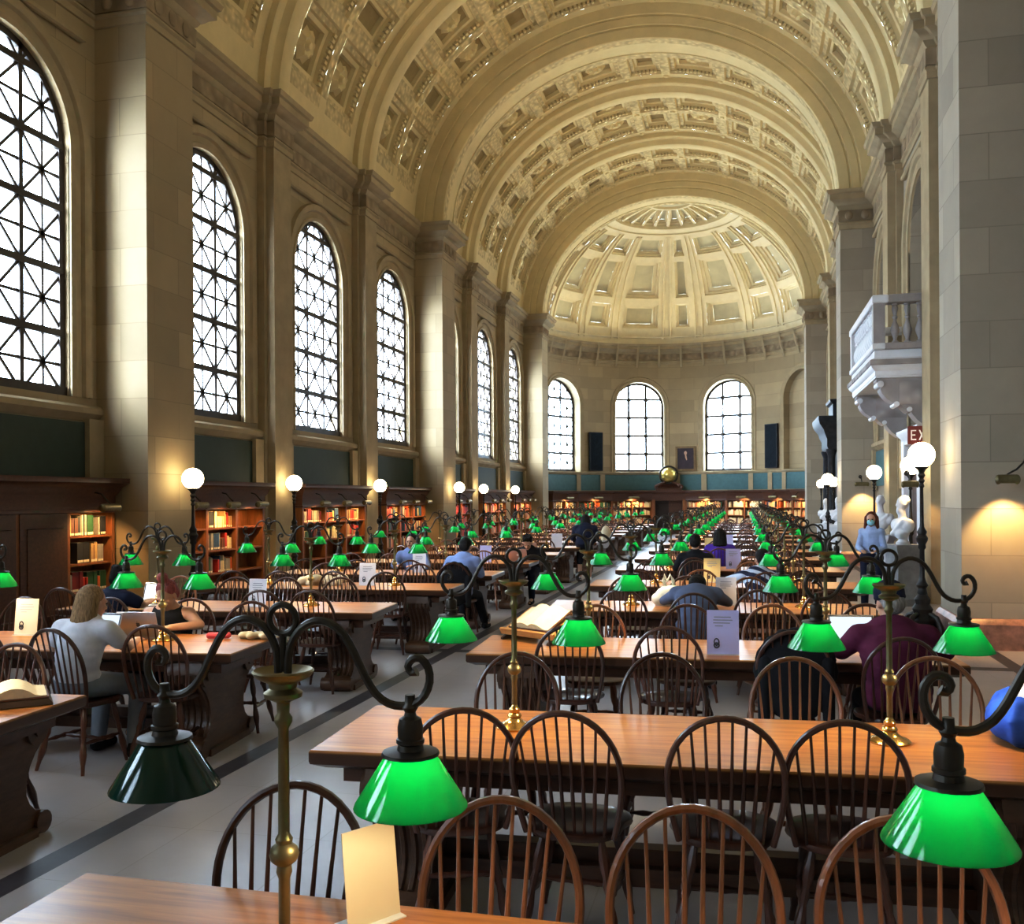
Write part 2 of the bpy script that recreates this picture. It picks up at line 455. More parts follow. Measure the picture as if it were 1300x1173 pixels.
ENT = [(0,ZN),(.03,ZN+.01),(.03,ZN+.12),(.07,ZN+.15),(.07,ZN+.18),(.02,ZN+.2),(.02,ZN+.52),(.06,ZN+.55),(.1,ZN+.62),(.13,ZN+.63),(.2,ZN+.7),(.28,ZN+.74),(.28,ZN+.88),(.33,ZN+.9),(.36,ZC),(0,ZC)]
mb = MB(); ring(mb,[(o*.9,z-.35) for o,z in ENT],-90,90)
mb.k = 1; ring(mb,[(.03,ZN-.14),(.03,ZN+.16)],-90,90)
mb.k = 0
for a in range(-80,81,10):
    ring(mb,[(.02,ZN-.5),(.2,ZN-.05),(.36,ZC-.35)],a-.5,a+.5,1)
struct(mb.build('trim_5', [STONE_P,STONE_D]))
# ---- piers, pilasters, entablature
tn = 6
def capital(mb, x0,x1,y0,y1):
    mb.k = 0; mb.mould(x0,x1,y0,y1,ENT)
    mb.k = 1; mb.mould(x0,x1,y0,y1,[(.045,ZN+.22),(.05,ZN+.5),(0,ZN+.51)])
    mb.k = 0
for sgn in (-1,1):
    st = STONE if sgn < 0 else STONE_R
    for y in PIERS:
        x0,x1 = (PX,7.0) if sgn > 0 else (-7.0,-PX)
        if y > 40: 
            pass
        mb = MB()
        mb.k = 0; mb.box(x0,x1,y,y+T,.36,ZN)
        mb.k = 2; mb.mould(x0,x1,y,y+T,[(.06,0),(.06,.3),(.02,.36),(0,.37)])
        mb2 = mb; mb.k = 0
        o = struct(mb.build('pier', [st,STONE_D,REDM], sharp=30)); o.name = 'pier'
        m2 = MB(); capital(m2,x0,x1,y,y+T)
        m2.k = 1   # carved rosettes on the capital
        for yy in [y-.05]:
            for q in (.22,.62): m2.ball(((PX+q)*sgn,yy,ZN+.36),(.1,.05,.12),10,6)
        for q in (.25,.61,.97): m2.ball((sgn*(PX-.05),y+q,ZN+.36),(.05,.1,.12),10,6)
        struct(m2.build('trim_%d' % tn, [STONE_P if sgn<0 else MARBLE_SHADED if 0 else STONE_P,STONE_D], sharp=30)); tn += 1
    for y in PILS:
        mb = MB()
        a,b = (6.1,7) if sgn > 0 else (-7,-6.1)
        a2,b2 = (6.27,7) if sgn > 0 else (-7,-6.27)
        mb.box(a,b,y-PILH+.1,y+PILH-.1,0,ZN); mb.box(a2,b2,y-PILH,y+PILH,0,ZN)
        capital(mb,a,b,y-PILH+.1,y+PILH-.1); capital(mb,a2,b2,y-PILH,y+PILH)
        struct(mb.build('pilaster', [STONE_P,STONE_D], sharp=30))
    for a,b in BAYS+[(REAR,-1.9)]:
        mb = MB(); x0,x1 = (WX,7.2) if sgn > 0 else (-7.2,-WX)
        capital(mb,x0,x1,a-.3,b+.3)
        # frame of the frieze panel
        X = sgn*(WX-.03)
        mb.k = 0
        mb.mould(min(X,X-sgn*.05),max(X,X-sgn*.05),a+.35,b-.35,[(0,ZN-.36),(.03,ZN-.34),(.03,ZN-.28),(0,ZN-.26)])
        uc = (a+b)/2
        for yy in (a+.5,b-.5):
            mb.k = 1; mb.ball((sgn*(WX-.04),yy,ZN+.36),(.06,.14,.14),10,6)
        mb.k = 0
        # ledge, side strips and green panel below the window
        mb.mould(x0,x1,a,b,[(.02,3.02),(.05,3.06),(.12,3.12),(.12,3.2),(.06,3.24),(.02,3.25)])
        for yy in (a+.17,b-.17):
            mb.box(min(X,X-sgn*.1),max(X,X-sgn*.1),yy-.16,yy+.16,2.0,3.04)
        mb.k = 2
        if not (sgn > 0 and b < 0): mb.box(min(X,X-sgn*.02),max(X,X-sgn*.02),a+.33,b-.33,2.1,2.99)
        struct(mb.build('trim_%d' % tn, [STONE_P,STONE_D,GREEN if sgn < 0 else TEAL], sharp=30)); tn += 1
# rear wall closes the hall behind the camera
mb = MB(); mb.box(-7.2,7.2,REAR-.4,REAR,0,16.5); struct(mb.build('wall_rear', STONE))
# ---- barrel vault
VA, VB = 6.4, 5.75
NT = 400
def vtab():
    th = [PI*i/NT for i in range(NT+1)]; s = [0]
    for a,b in zip(th,th[1:]):
        m = (a+b)/2; s.append(s[-1]+math.hypot(VA*math.sin(m),VB*math.cos(m))*(b-a))
    return th,s
TH_,SL = vtab(); SLEN = SL[-1]
def theta(s):
    s = max(0,min(SLEN,s)); lo,hi = 0,NT
    while hi-lo > 1:
        m = (lo+hi)//2
        if SL[m] <= s: lo = m
        else: hi = m
    return TH_[lo]+(TH_[hi]-TH_[lo])*(s-SL[lo])/(SL[hi]-SL[lo])
def VP(s,y,d):   # s arc length from the left springing, d > 0 into the vault
    t = theta(s); return (-(VA+d*.9)*math.cos(t), y, ZC+(VB+d)*math.sin(t))
def patch(mb, M, s0,s1,y0,y1,d,n=3):
    vs = []; fs = []
    for i in range(n+1):
        s = s0+(s1-s0)*i/n; vs += [M(s,y0,d),M(s,y1,d)]
    for i in range(n): fs.append((2*i,2*i+1,2*i+3,2*i+2))
    mb.add(vs,fs)
def frame_ring(mb, M, r0, d0, r1, d1, n=3):
    # quad ring between two rectangles (s0,s1,y0,y1) at two depths
    def loop(r,d):
        s0,s1,y0,y1 = r; p = []
        for i in range(n): p.append(M(s0+(s1-s0)*i/n,y0,d))
        p.append(M(s1,y0,d)); 
        for i in range(n): p.append(M(s1-(s1-s0)*i/n,y1,d))
        p.append(M(s0,y1,d))
        return p
    A,B = loop(r0,d0),loop(r1,d1); k = len(A)
    mb.add(A+B,[(i,(i+1)%k,k+(i+1)%k,k+i) for i in range(k)])
def inset(r,x): return (r[0]+x,r[1]-x,r[2]+x,r[3]-x)
def coffer(mb, M, r, big, dent=True, deep=1.0, k=(0,1,2)):
    mb.k = k[0]; f = .11
    r1 = inset(r,.03); frame_ring(mb,M,r,0,r1,.1*deep)
    mb.k = k[1]; r2 = inset(r,.15); frame_ring(mb,M,r1,.1*deep,r2,.11*deep)
    mb.k = k[0]; r3 = inset(r,.18); frame_ring(mb,M,r2,.11*deep,r3,.2*deep)
    r4 = inset(r,.28 if big else .26); frame_ring(mb,M,r3,.2*deep,r4,.21*deep)
    r5 = inset(r,.31 if big else .28); frame_ring(mb,M,r4,.21*deep,r5,.32*deep)
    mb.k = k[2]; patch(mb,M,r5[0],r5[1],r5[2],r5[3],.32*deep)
    if dent:
        mb.k = k[0]; n = max(3,int((r[1]-r[0]-.2)/.13))
        for i in range(n):
            s = r[0]+.13+(r[1]-r[0]-.26)*(i+.5)/n
            for y0,y1 in ((r[3]-.16,r[3]-.05),):
                vs = [M(s-.035,y0,.1*deep),M(s+.035,y0,.1*deep),M(s+.035,y1,.1*deep),M(s-.035,y1,.1*deep),
                      M(s-.035,y0,.02),M(s+.035,y0,.02),M(s+.035,y1,.02),M(s-.035,y1,.02)]
                mb.add(vs,[(7,6,5,4),(0,4,5,1),(1,5,6,2),(2,6,7,3),(3,7,4,0)])
    if big:
        mb.k = k[0]; sc,yc = (r[0]+r[1])/2,(r[2]+r[3])/2
        R = min(r5[1]-r5[0],r5[3]-r5[2])*.47
        nn = 16; vs = [M(sc,yc,.12)]; fs = []
        for (q,dd) in ((.18,.1),(.3,.2),(.62,.14),(1.0,.3)):
            for i in range(nn):
                a = 2*PI*i/nn; rr = R*q*(1 if i % 2 else (.78 if q > .5 else 1))
                vs.append(M(sc+rr*math.cos(a),yc+rr*math.sin(a),dd*deep+.02))
        for i in range(nn):
            j = (i+1)%nn; fs.append((0,1+i,1+j))
            for L in range(3): fs.append((1+L*nn+i,1+(L+1)*nn+i,1+(L+1)*nn+j,1+L*nn+j))
        mb.add(vs,fs)
def arc_strip(mb, prof, n=72, M=None):
    M = M or VP; k = len(prof); vs = []; fs = []
    for i in range(n+1):
        s = SLEN*i/n
        for y,d in prof: vs.append(M(s,y,d))
    for i in range(n):
        for j in range(k-1): fs.append((i*k+j,(i+1)*k+j,(i+1)*k+j+1,i*k+j+1))
    mb.add(vs,fs)
B_,s_,G_ = 1.5,1.0,.28
base = (SLEN-(6*B_+5*s_+10*G_))/2
seq = []; c = base
for i in range(11):
    L = B_ if i % 2 == 0 else s_
    seq.append((c,c+L,i % 2 == 0)); c += L+G_
vault = MB()
for (a,b) in BAYS:
    y0,y1 = a-.02,b+.02; W = y1-y0; mg = .3; md = .3
    cw = (W-2*mg-md)/2; cy = [(y0+mg,y0+mg+cw),(y0+mg+cw+md,y1-mg)]
    S_ = [0,.22,base-.3,base]+[q for t in seq for q in t[:2]]+[SLEN-base+.3,SLEN-.22,SLEN]
    S_ = sorted(set(round(x,5) for x in S_))
    Y_ = [y0,cy[0][0],cy[0][1],cy[1][0],cy[1][1],y1]
    for i in range(len(S_)-1):
        s0,s1 = S_[i],S_[i+1]
        hit = [t for t in seq if abs(t[0]-s0) < 1e-3]
        for j in range(5):
            if hit and j in (1,3):
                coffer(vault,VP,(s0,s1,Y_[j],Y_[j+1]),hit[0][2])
            else:
                vault.k = 1 if (not hit and base-.31 < s0 < SLEN-base+.29 and j in (1,3)) or (hit and j == 2) else 0
                patch(vault,VP,s0,s1,Y_[j],Y_[j+1],0,4 if s1-s0 > .4 else 1)
    # small bosses where bands cross
    vault.k = 0
    for t in seq[:-1]:
        sc = t[1]+G_/2
        for yc in (y0+mg/2,(y0+y1)/2,y1-mg/2):
            vs = [VP(sc,yc,-.05)]; nn = 10
            for q,d in ((.07,-.05),(.1,0)):
                for i in range(nn):
                    an = 2*PI*i/nn; vs.append(VP(sc+q*math.cos(an),yc+q*math.sin(an),d))
            vault.add(vs,[(0,1+i,1+(i+1)%nn) for i in range(nn)]+[(1+i,1+nn+i,1+nn+(i+1)%nn,1+(i+1)%nn) for i in range(nn)])
vault.k = 0
arc_strip(vault,[(REAR-.2,0),(PIERS[0]+.01,0)],48)
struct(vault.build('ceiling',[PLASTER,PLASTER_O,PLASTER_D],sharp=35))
for y in PILS:
    mb = MB(); w = PILH
    arc_strip(mb,[(y-w,.02),(y-w,-.16),(y-w+.04,-.19),(y-w+.2,-.19),(y-w+.23,-.24),(y-w+.26,-.37),(y-w+.31,-.4),(y+w-.31,-.4),(y+w-.26,-.37),(y+w-.23,-.24),(y+w-.2,-.19),(y+w-.04,-.19),(y+w,-.16),(y+w,.02)])
    struct(mb.build('ceiling_rib',PLASTER,sharp=35))
for y in PIERS:
    mb = MB(); d = -1.0; e = y+T
    arc_strip(mb,[(y,.05),(y,-.3),(y+.02,-.32),(y+.02,-.36),(y,-.38),(y,-.6),(y+.03,-.62),(y+.03,-.66),(y,-.68),(y,-.97),(y+.03,d)],96)
    mb.k = 1; arc_strip(mb,[(y+.03,d),(y+.3,d)],96)
    mb.k = 0; arc_strip(mb,[(y+.3,d),(y+.31,d+.03),(e-.31,d+.03),(e-.3,d)],96)
    mb.k = 1; arc_strip(mb,[(e-.3,d),(e-.03,d)],96)
    mb.k = 0; arc_strip(mb,[(e-.03,d),(e,-.97),(e,.05)],96)
    struct(mb.build('ceiling_arch',[PLASTER,PLASTER_O],sharp=35))
# ---- half dome over the apse
DA, DB, DZ = 6.25, 5.35, ZC-.36
def DP(az, el, d):   # degrees
    a,e = math.radians(az),math.radians(el)
    return ((DA+d)*math.cos(e)*math.sin(a), AE+(DA+d)*math.cos(e)*math.cos(a), DZ+(DB+d)*math.sin(e))
dome = MB()
secs = []; 
for c,h in ((-79,6.5),(-60,8),(-40,5.5),(-19,8.5),(1,3.2),(21,8.5),(41,5.5),(61,8),(79,6.5)): secs.append((c-h,c+h))
azs = [-90]+[x for t in secs for x in t]+[90]
rows = [(9,21),(24.5,44),(47,57)]
els = [0,2,9,21,24.5,44,47,57,59.5,64]
def dpatch(a0,a1,e0,e1,d,k):
    dome.k = k; na = max(1,int((a1-a0)/4)); ne = max(1,int((e1-e0)/4))
    for i in range(na):
        for j in range(ne):
            A0,A1 = a0+(a1-a0)*i/na,a0+(a1-a0)*(i+1)/na; E0,E1 = e0+(e1-e0)*j/ne,e0+(e1-e0)*(j+1)/ne
            dome.add([DP(A0,E0,d),DP(A1,E0,d),DP(A1,E1,d),DP(A0,E1,d)],[(0,1,2,3)])
def dcoffer(r):
    a0,a1,e0,e1 = r
    def ins(x,y): return (a0+x,a1-x,e0+y,e1-y)
    q = min((a1-a0),(e1-e0))*.075
    lv = [(ins(0,0),0,0),(ins(.15,.15),.1,0),(ins(q*1.2,q),.11,0),(ins(q*1.4,q*1.2),.19,0),(ins(q*2.6,q*2.2),.2,0),(ins(q*2.8,q*2.4),.28,1)]
    for (ra,da,_),(rb,db,_) in zip(lv,lv[1:]):
        dome.k = 0
        def loop(R,d,n=4):
            p = [DP(R[0]+(R[1]-R[0])*i/n,R[2],d) for i in range(n)]+[DP(R[1],R[2]+(R[3]-R[2])*i/n,d) for i in range(n)]
            p += [DP(R[1]-(R[1]-R[0])*i/n,R[3],d) for i in range(n)]+[DP(R[0],R[3]-(R[3]-R[2])*i/n,d) for i in range(n)]
            return p
        A,B = loop(ra,da),loop(rb,db); k = len(A)
        dome.add(A+B,[(i,(i+1)%k,k+(i+1)%k,k+i) for i in range(k)])
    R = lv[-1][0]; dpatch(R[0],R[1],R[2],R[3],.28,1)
for i in range(len(azs)-1):
    a0,a1 = azs[i],azs[i+1]; sec = i % 2 == 1
    for e0,e1 in zip(els,els[1:]):
        if sec and (e0,e1) in rows: dcoffer((a0,a1,e0,e1))
        else: dpatch(a0,a1,e0,e1,0,0)
# ring of upper panels around the closed eye
for i in range(13):
    a0 = -91+14*i; a1 = a0+14
    dpatch(a0,a1,64,66,0,0); dpatch(a0,a0+1.5,66,80,0,0); dcoffer((a0+1.5,a1-1.5,66,80)); dpatch(a1-1.5,a1,66,80,0,0); dpatch(a0,a1,80,82,0,0)
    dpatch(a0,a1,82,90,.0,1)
def dring(e, w, h):
    dome.k = 0
    for i in range(60):
        A0,A1 = -90+3*i,-87+3*i
        p = [(e-w,0),(e-w*.6,-h),(e+w*.6,-h),(e+w,0)]
        for (x,d),(x2,d2) in zip(p,p[1:]): dome.add([DP(A0,x,d),DP(A1,x,d),DP(A1,x2,d2),DP(A0,x2,d2)],[(0,1,2,3)])
dring(65,.9,.12); dring(60.5,.6,.06); dring(81,.8,.1); dring(4,.6,.08)
def drib(a, w, e0, e1, h):
    n = 20; p = [(a-w,0),(a-w*.7,-h),(a+w*.7,-h),(a+w,0)]; dome.k = 0
    for i in range(n):
        E0,E1 = e0+(e1-e0)*i/n,e0+(e1-e0)*(i+1)/n
        for (x,d),(x2,d2) in zip(p,p[1:]): dome.add([DP(x,E0,d),DP(x2,E0,d2),DP(x2,E1,d2),DP(x,E1,d)],[(0,1,2,3)])
for i in range(2,len(azs)-2,2):
    m = (azs[i]+azs[i+1])/2; drib(m-1.6,.55,3,59,.08); drib(m+1.6,.55,3,59,.08)
    for ee in (6,): 
        dome.k = 0; 
        for q in range(1): dpatch(m-1,m+1,5,8,-.05,0)
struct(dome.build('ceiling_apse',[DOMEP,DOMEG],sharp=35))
# shell above the apse mouth so no light leaks between arch and dome
mb = MB(); mb.prism([(-7.2,10.0),(-7.2,17),(7.2,17),(7.2,10.0)]+[(6.2*math.cos(PI*i/40),ZC-.4+5.6*math.sin(PI*i/40)) for i in range(41)],'y',AE-.02,AE+.06)
struct(mb.build('trim_90',PLASTER))
# ------------------------------------------------------------------ camera and light
cam = bpy.data.cameras.new('camera'); co = bpy.data.objects.new('camera',cam); COL.objects.link(co)
cam.sensor_fit = 'HORIZONTAL'; cam.sensor_width = 36; cam.lens = 1194.68/1300*36
cam.shift_y = (632.49-586.5)/1300
co.matrix_world = Matrix.Translation((3.0122,0,1.8393)) @ Matrix.Rotation(.2411,4,'Z') @ Matrix.Rotation(PI/2,4,'X') @ Matrix.Rotation(ROLL,4,'Z')
cam.clip_start = .05; cam.clip_end = 300
S.camera = co
w = bpy.data.worlds.new('world'); S.world = w; w.use_nodes = True
bg = w.node_tree.nodes['Background']; bg.inputs[0].default_value = (.66,.83,1,1); bg.inputs[1].default_value = WORLD
def area(name, loc, target, sx, sy, power, col, shape='RECTANGLE', portal=False, spread=PI):
    l = bpy.data.lights.new(name,'AREA'); l.shape = shape; l.size = sx; l.size_y = sy; l.energy = power; l.color = col; l.spread = spread
    if portal: l.cycles.is_portal = True
    o = bpy.data.objects.new(name,l); COL.objects.link(o); o.location = loc
    d = Vector(target)-Vector(loc); o.rotation_euler = d.to_track_quat('-Z','Y' if abs(d.normalized().z) < .95 else 'X').to_euler()
    return o
def point(name, loc, power, col, r=.03, parent=None):
    l = bpy.data.lights.new(name,'POINT'); l.energy = power; l.color = col; l.shadow_soft_size = r
    o = bpy.data.objects.new(name,l); COL.objects.link(o); o.location = loc
    if parent: o.parent = parent
    return o
def spot(name, loc, target, power, col, ang=95, blend=.5, r=.05):
    l = bpy.data.lights.new(name,'SPOT'); l.energy = power; l.color = col; l.spot_size = math.radians(ang); l.spot_blend = blend; l.shadow_soft_size = r
    o = bpy.data.objects.new(name,l); COL.objects.link(o); o.location = loc
    o.rotation_euler = (Vector(target)-Vector(loc)).to_track_quat('-Z','Y').to_euler()
    return o
# daylight comes through the windows: sky portals in each opening
for a,b in [(REAR,-1.9)]+BAYS:
    area('window_portal',(-6.75,(a+b)/2,5.7),(0,(a+b)/2,5.7),2.6,5.0,0,(1,1,1),portal=True)
for c in (-60,-19,21):
    a = math.radians(c); q = Vector((math.sin(a),math.cos(a),0))
    area('window_portal',Vector((0,AE,5.4))+q*7.0,Vector((0,AE,5.4)),2.6,4.8,0,(1,1,1),portal=True)
# uplights on the cornices wash the vault
for a,b in BAYS+[(REAR,-1.9)]:
    for sgn in (-1,1):
        area('cornice_uplight',(sgn*6.06,(a+b)/2,9.98),(sgn*-.5,(a+b)/2,14.0),.16,b-a-2.0,UP,(1,.85,.5),spread=math.radians(105))
for c in (-65,-35,0,35,65):
    a = math.radians(c); q = Vector((math.sin(a),math.cos(a),0))
    area('cornice_uplight',Vector((0,AE,ZC-.3))+q*5.8,Vector((0,AE,14.5)),1.6,.18,UPD,(1,.9,.66),spread=math.radians(160))
S.view_settings.view_transform = VT
S.view_settings.look = LOOK
S.view_settings.exposure = EXPO
try:
    S.cycles.use_denoising = True; S.cycles.max_bounces = 7; S.cycles.diffuse_bounces = 4; S.cycles.use_adaptive_sampling = True; S.cycles.adaptive_threshold = .025; S.cycles.glossy_bounces = 3; S.cycles.transparent_max_bounces = 16; S.cycles.sample_clamp_indirect = 6
    S.cycles.use_light_tree = True
except Exception: pass

vs = S.view_settings; vs.use_curve_mapping = True; cm = vs.curve_mapping; cv = cm.curves[3]
for p in CURVE: cv.points.new(*p)
cm.update()
sl = bpy.data.lights.new('bright_sky_side','SUN'); sl.energy = SUNE; sl.angle = math.radians(40); sl.color = (.78,.88,1)
so = bpy.data.objects.new('bright_sky_side',sl); COL.objects.link(so); so.location = (-20,-10,14)
so.rotation_euler = Vector((.42,.86,-.28)).to_track_quat('-Z','Y').to_euler()
# ------------------------------------------------------------------ windsor chairs
def chair_bow():
    p = []
    Y = lambda z: -.15-(z-.455)*.24
    for i in range(6):
        z = .452+(.72-.452)*i/5; p.append((-.185-.042*math.sin(PI/2*i/5),Y(z),z))
    for i in range(1,20):
        a = PI*i/20; z = .72+.26*math.sin(a); p.append((-.227*math.cos(a),Y(z),z))
    for i in range(6):
        z = .72+(.452-.72)*i/5; p.append((.185+.042*math.sin(PI/2*(1-i/5)),Y(z),z))
    return p
BOW = chair_bow()
def bow_z(x): return .72+.26*math.sqrt(max(0,1-(x/.227)**2))
def leg_radii(n=15):
    prof = [.012,.016,.02,.023,.021,.014,.019,.013,.017,.022,.024,.02,.014,.013,.012]
    return prof
def chair_seat(mb):
    pr = [(.86,.43),(.97,.436),(1,.45),(.985,.463),(.93,.468),(.6,.458),(0.001,.453)]
    vs = []; fs = []; n = 28
    for k,z in pr:
        for j in range(n):
            a = 2*PI*j/n; c,s = math.cos(a),math.sin(a)
            rx = .22*(abs(c)**.7)*(1 if c > 0 else -1); ry = .215*(abs(s)**.75)*(1 if s > 0 else -1)
            w = 1.04 if s > 0 else .92
            vs.append((k*rx*w,k*ry+.02,z))
    for i in range(len(pr)-1):
        for j in range(n): fs.append((i*n+j,i*n+(j+1)%n,(i+1)*n+(j+1)%n,(i+1)*n+j))
    fs.append(tuple(range(n-1,-1,-1)))
    mb.add(vs,fs)
LEGS = [((-.13,.15,.44),(-.2,.21,0)),((.13,.15,.44),(.2,.21,0)),((-.12,-.1,.44),(-.2,-.2,0)),((.12,-.1,.44),(.2,-.2,0))]
def lerp(a,b,t): return tuple(a[i]+(b[i]-a[i])*t for i in range(3))
def leg_mb(mb,k,n=8):
    a,b = LEGS[k]; r = leg_radii(); mb.tube([lerp(a,b,i/14) for i in range(15)],r,n)
STRT = [(lerp(*LEGS[0],.55),lerp(*LEGS[2],.55)),(lerp(*LEGS[1],.55),lerp(*LEGS[3],.55))]
STRT.append((lerp(*STRT[0],.5),lerp(*STRT[1],.5)))
def str_mb(mb,k,n=6):
    a,b = STRT[k]; mb.tube([lerp(a,b,i/8) for i in range(9)],[.008,.01,.016,.012,.019,.012,.016,.01,.008],n)
SPX = [-.145,-.104,-.062,-.021,.021,.062,.104,.145]
def sp_mb(mb,x,n=6):
    xt = x*1.28; zt = bow_z(xt)-.004
    a = (x,-.155,.46); b = (xt,-.15-(zt-.455)*.24,zt)
    mb.tube([lerp(a,b,t) for t in (0,.25,.5,.75,1)],[.0065,.009,.0075,.006,.0055],n)
def chair_full(name, label, wood, group):
    t = thing(name,label,'chair',group=group)
    m = MB(); chair_seat(m); m.build('seat',wood,t)
    m = MB(); m.tube(BOW,.0135,8,flat=1.15); m.build('back_bow',wood,t)
    for x in SPX: m = MB(); sp_mb(m,x); m.build('back_spindle',wood,t)
    for k in range(4): m = MB(); leg_mb(m,k); m.build('leg',wood,t)
    for k in range(3): m = MB(); str_mb(m,k); m.build('stretcher',wood,t)
    return t
def chair_mid(name,label,wood,group):
    t = thing(name,label,'chair',group=group)
    m = MB(); chair_seat(m); m.build('seat',wood,t)
    m = MB(); m.tube(BOW[::2]+[BOW[-1]],.0135,6); m.build('back_bow',wood,t)
    m = MB()
    for x in SPX: sp_mb(m,x,4)
    o = m.build('back_spindles',wood,t); o.name = 'backrest'
    for k in range(4): m = MB(); leg_mb(m,k,6); m.build('leg',wood,t)
    return t
def chair_far(name,label,wood,group):
    m = MB(); chair_seat(m); m.tube(BOW[::2]+[BOW[-1]],.014,5)
    for x in SPX: sp_mb(m,x,3)
    for k in range(4):
        a,b = LEGS[k]; m.tube([a,b],.018,5)
    return tag(m.build(name,wood,None),label,'chair',group)
PROTO = {}
def place_chair(level, light, x, y, rz, label, group):
    key = (level,light); fn = (chair_full,chair_mid,chair_far)[level]
    if key not in PROTO:
        PROTO[key] = fn('windsor_chair',label,CHAIR_L if light else CHAIR,group)
        o = PROTO[key]; o.location = (x,y,0); o.rotation_euler = (0,0,rz); return o
    return dup(PROTO[key],(x,y,0),rz,label,group)
# ------------------------------------------------------------------ reading tables
TL, TW, TZ = 1.64, .45, .76
def ped_poly():
    h = [(.40,.69),(.415,.655),(.435,.60),(.43,.545),(.395,.50),(.345,.455),(.30,.39),(.272,.31),(.272,.24),(.30,.18),(.345,.14),(.40,.125),(.44,.10),(.45,.06),(.43,.02),(.40,0)]
    return [(-y,z) for y,z in h]+[(y,z) for y,z in reversed(h)]
def table(label):
    t = thing('reading_table',label,'table',group='long oak reading tables')
    m = MB(); m.mould(-TL,TL,-TW,TW,[(-.07,.675),(-.055,.675),(-.004,.70),(0,.712),(0,.752),(-.006,.76),(-.03,.76)]); m.build('table_top',[TABLE_TOP_MIX[0]] ,t,30)
    m = MB(); m.box(-TL+.12,TL-.12,-TW+.1,TW-.1,.605,.68); m.build('apron',TABLE_D,t)
    for s in (-1,1):
        m = MB(); m.prism(ped_poly(),'x',s*1.27-.13,s*1.27+.13)
        for yy in (-.345,.345):
            for sx in (-1,1):
                m.tube([(s*1.27+sx*.12,yy,.585),(s*1.27+sx*.15,yy,.585)],.085,16); m.tube([(s*1.27+sx*.14,yy,.585),(s*1.27+sx*.165,yy,.585)],.04,12)
        for yy in (-.39,.39): m.tube([(s*1.27-.15,yy,.065),(s*1.27+.15,yy,.065)],.062,14)
        for yy in (-1,1):
            for q in range(5):
                m.tube([(s*1.27-.1+.05*q,yy*a,z) for a,z in ((.432,.6),(.43,.545),(.395,.5),(.345,.455),(.3,.39),(.272,.31),(.272,.24),(.3,.18),(.345,.14))],.016,6)
        m.box(s*1.27-.16,s*1.27+.16,-.33,.33,0,.05)
        m.build('pedestal',CARVEDW,t,30)
    m = MB(); m.box(-1.2,1.2,-.09,.09,.12,.2); m.box(-1.2,1.2,-.04,.04,.2,.27); m.build('stretcher',TABLE_D,t)
    return t
def mat_table():
    m,t,b = nt('polished_oak_top'); L = t.links.new
    tc = N(t,'ShaderNodeTexCoord'); mp = N(t,'ShaderNodeMapping'); mp.inputs['Scale'].default_value = (.5,7,7)
    L(tc.outputs['Object'],mp.inputs['Vector'])
    no = N(t,'ShaderNodeTexNoise',Scale=4,Detail=8,Roughness=.65); L(mp.outputs[0],no.inputs['Vector'])
    rp = N(t,'ShaderNodeValToRGB'); rp.color_ramp.elements[0].position=.3; rp.color_ramp.elements[1].position=.72
    rp.color_ramp.elements[0].color = (.27,.098,.022,1); rp.color_ramp.elements[1].color = (.56,.25,.065,1); L(no.outputs['Fac'],rp.inputs[0])
    sp = N(t,'ShaderNodeSeparateXYZ'); L(tc.outputs['Object'],sp.inputs[0])
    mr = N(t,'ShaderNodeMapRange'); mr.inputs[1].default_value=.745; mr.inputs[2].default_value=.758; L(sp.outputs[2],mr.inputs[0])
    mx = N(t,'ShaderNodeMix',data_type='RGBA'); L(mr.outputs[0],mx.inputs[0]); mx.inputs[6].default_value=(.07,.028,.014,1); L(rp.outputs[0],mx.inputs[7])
    L(mx.outputs[2],b.inputs['Base Color']); b.inputs['Roughness'].default_value=.33; b.inputs['Coat Weight'].default_value=.1; b.inputs['Coat Roughness'].default_value=.2; b.inputs['Specular IOR Level'].default_value=.4
    return m
TABLE_TOP_MIX = [mat_table()]
# ------------------------------------------------------------------ two-armed table lamps
LIGHT_D = bpy.data.lights.new('lamp_bulb_light','POINT'); LIGHT_D.energy = LAMPW; LIGHT_D.color = (1,.78,.5); LIGHT_D.shadow_soft_size = .025
ARM0 = [(.012,-.004),(.014,.03),(.022,.065),(.045,.098),(.08,.116),(.115,.112),(.148,.088),(.175,.045),(.2,-.005),(.225,-.042),(.255,-.062),(.285,-.066),(.315,-.06),(.338,-.04),(.35,-.01),(.347,.02),(.33,.04),(.31,.038),(.3,.022),(.308,.008),(.32,.012)]
def smooth(P_,k=3):
    o = []
    for i in range(len(P_)-1):
        p0,p1,p2,p3 = P_[max(i-1,0)],P_[i],P_[i+1],P_[min(i+2,len(P_)-1)]
        for q in range(k):
            t = q/k; o.append(tuple(.5*(2*b+(c-a)*t+(2*a-5*b+4*c-d)*t*t+(3*b-a-3*c+d)*t**3) for a,b,c,d in zip(p0,p1,p2,p3)))
    return o+[P_[-1]]
ARM = smooth(ARM0,2); ARMR = [.0095]*(len(ARM)-6)+[.009,.0088,.0085,.0085,.009,.012]
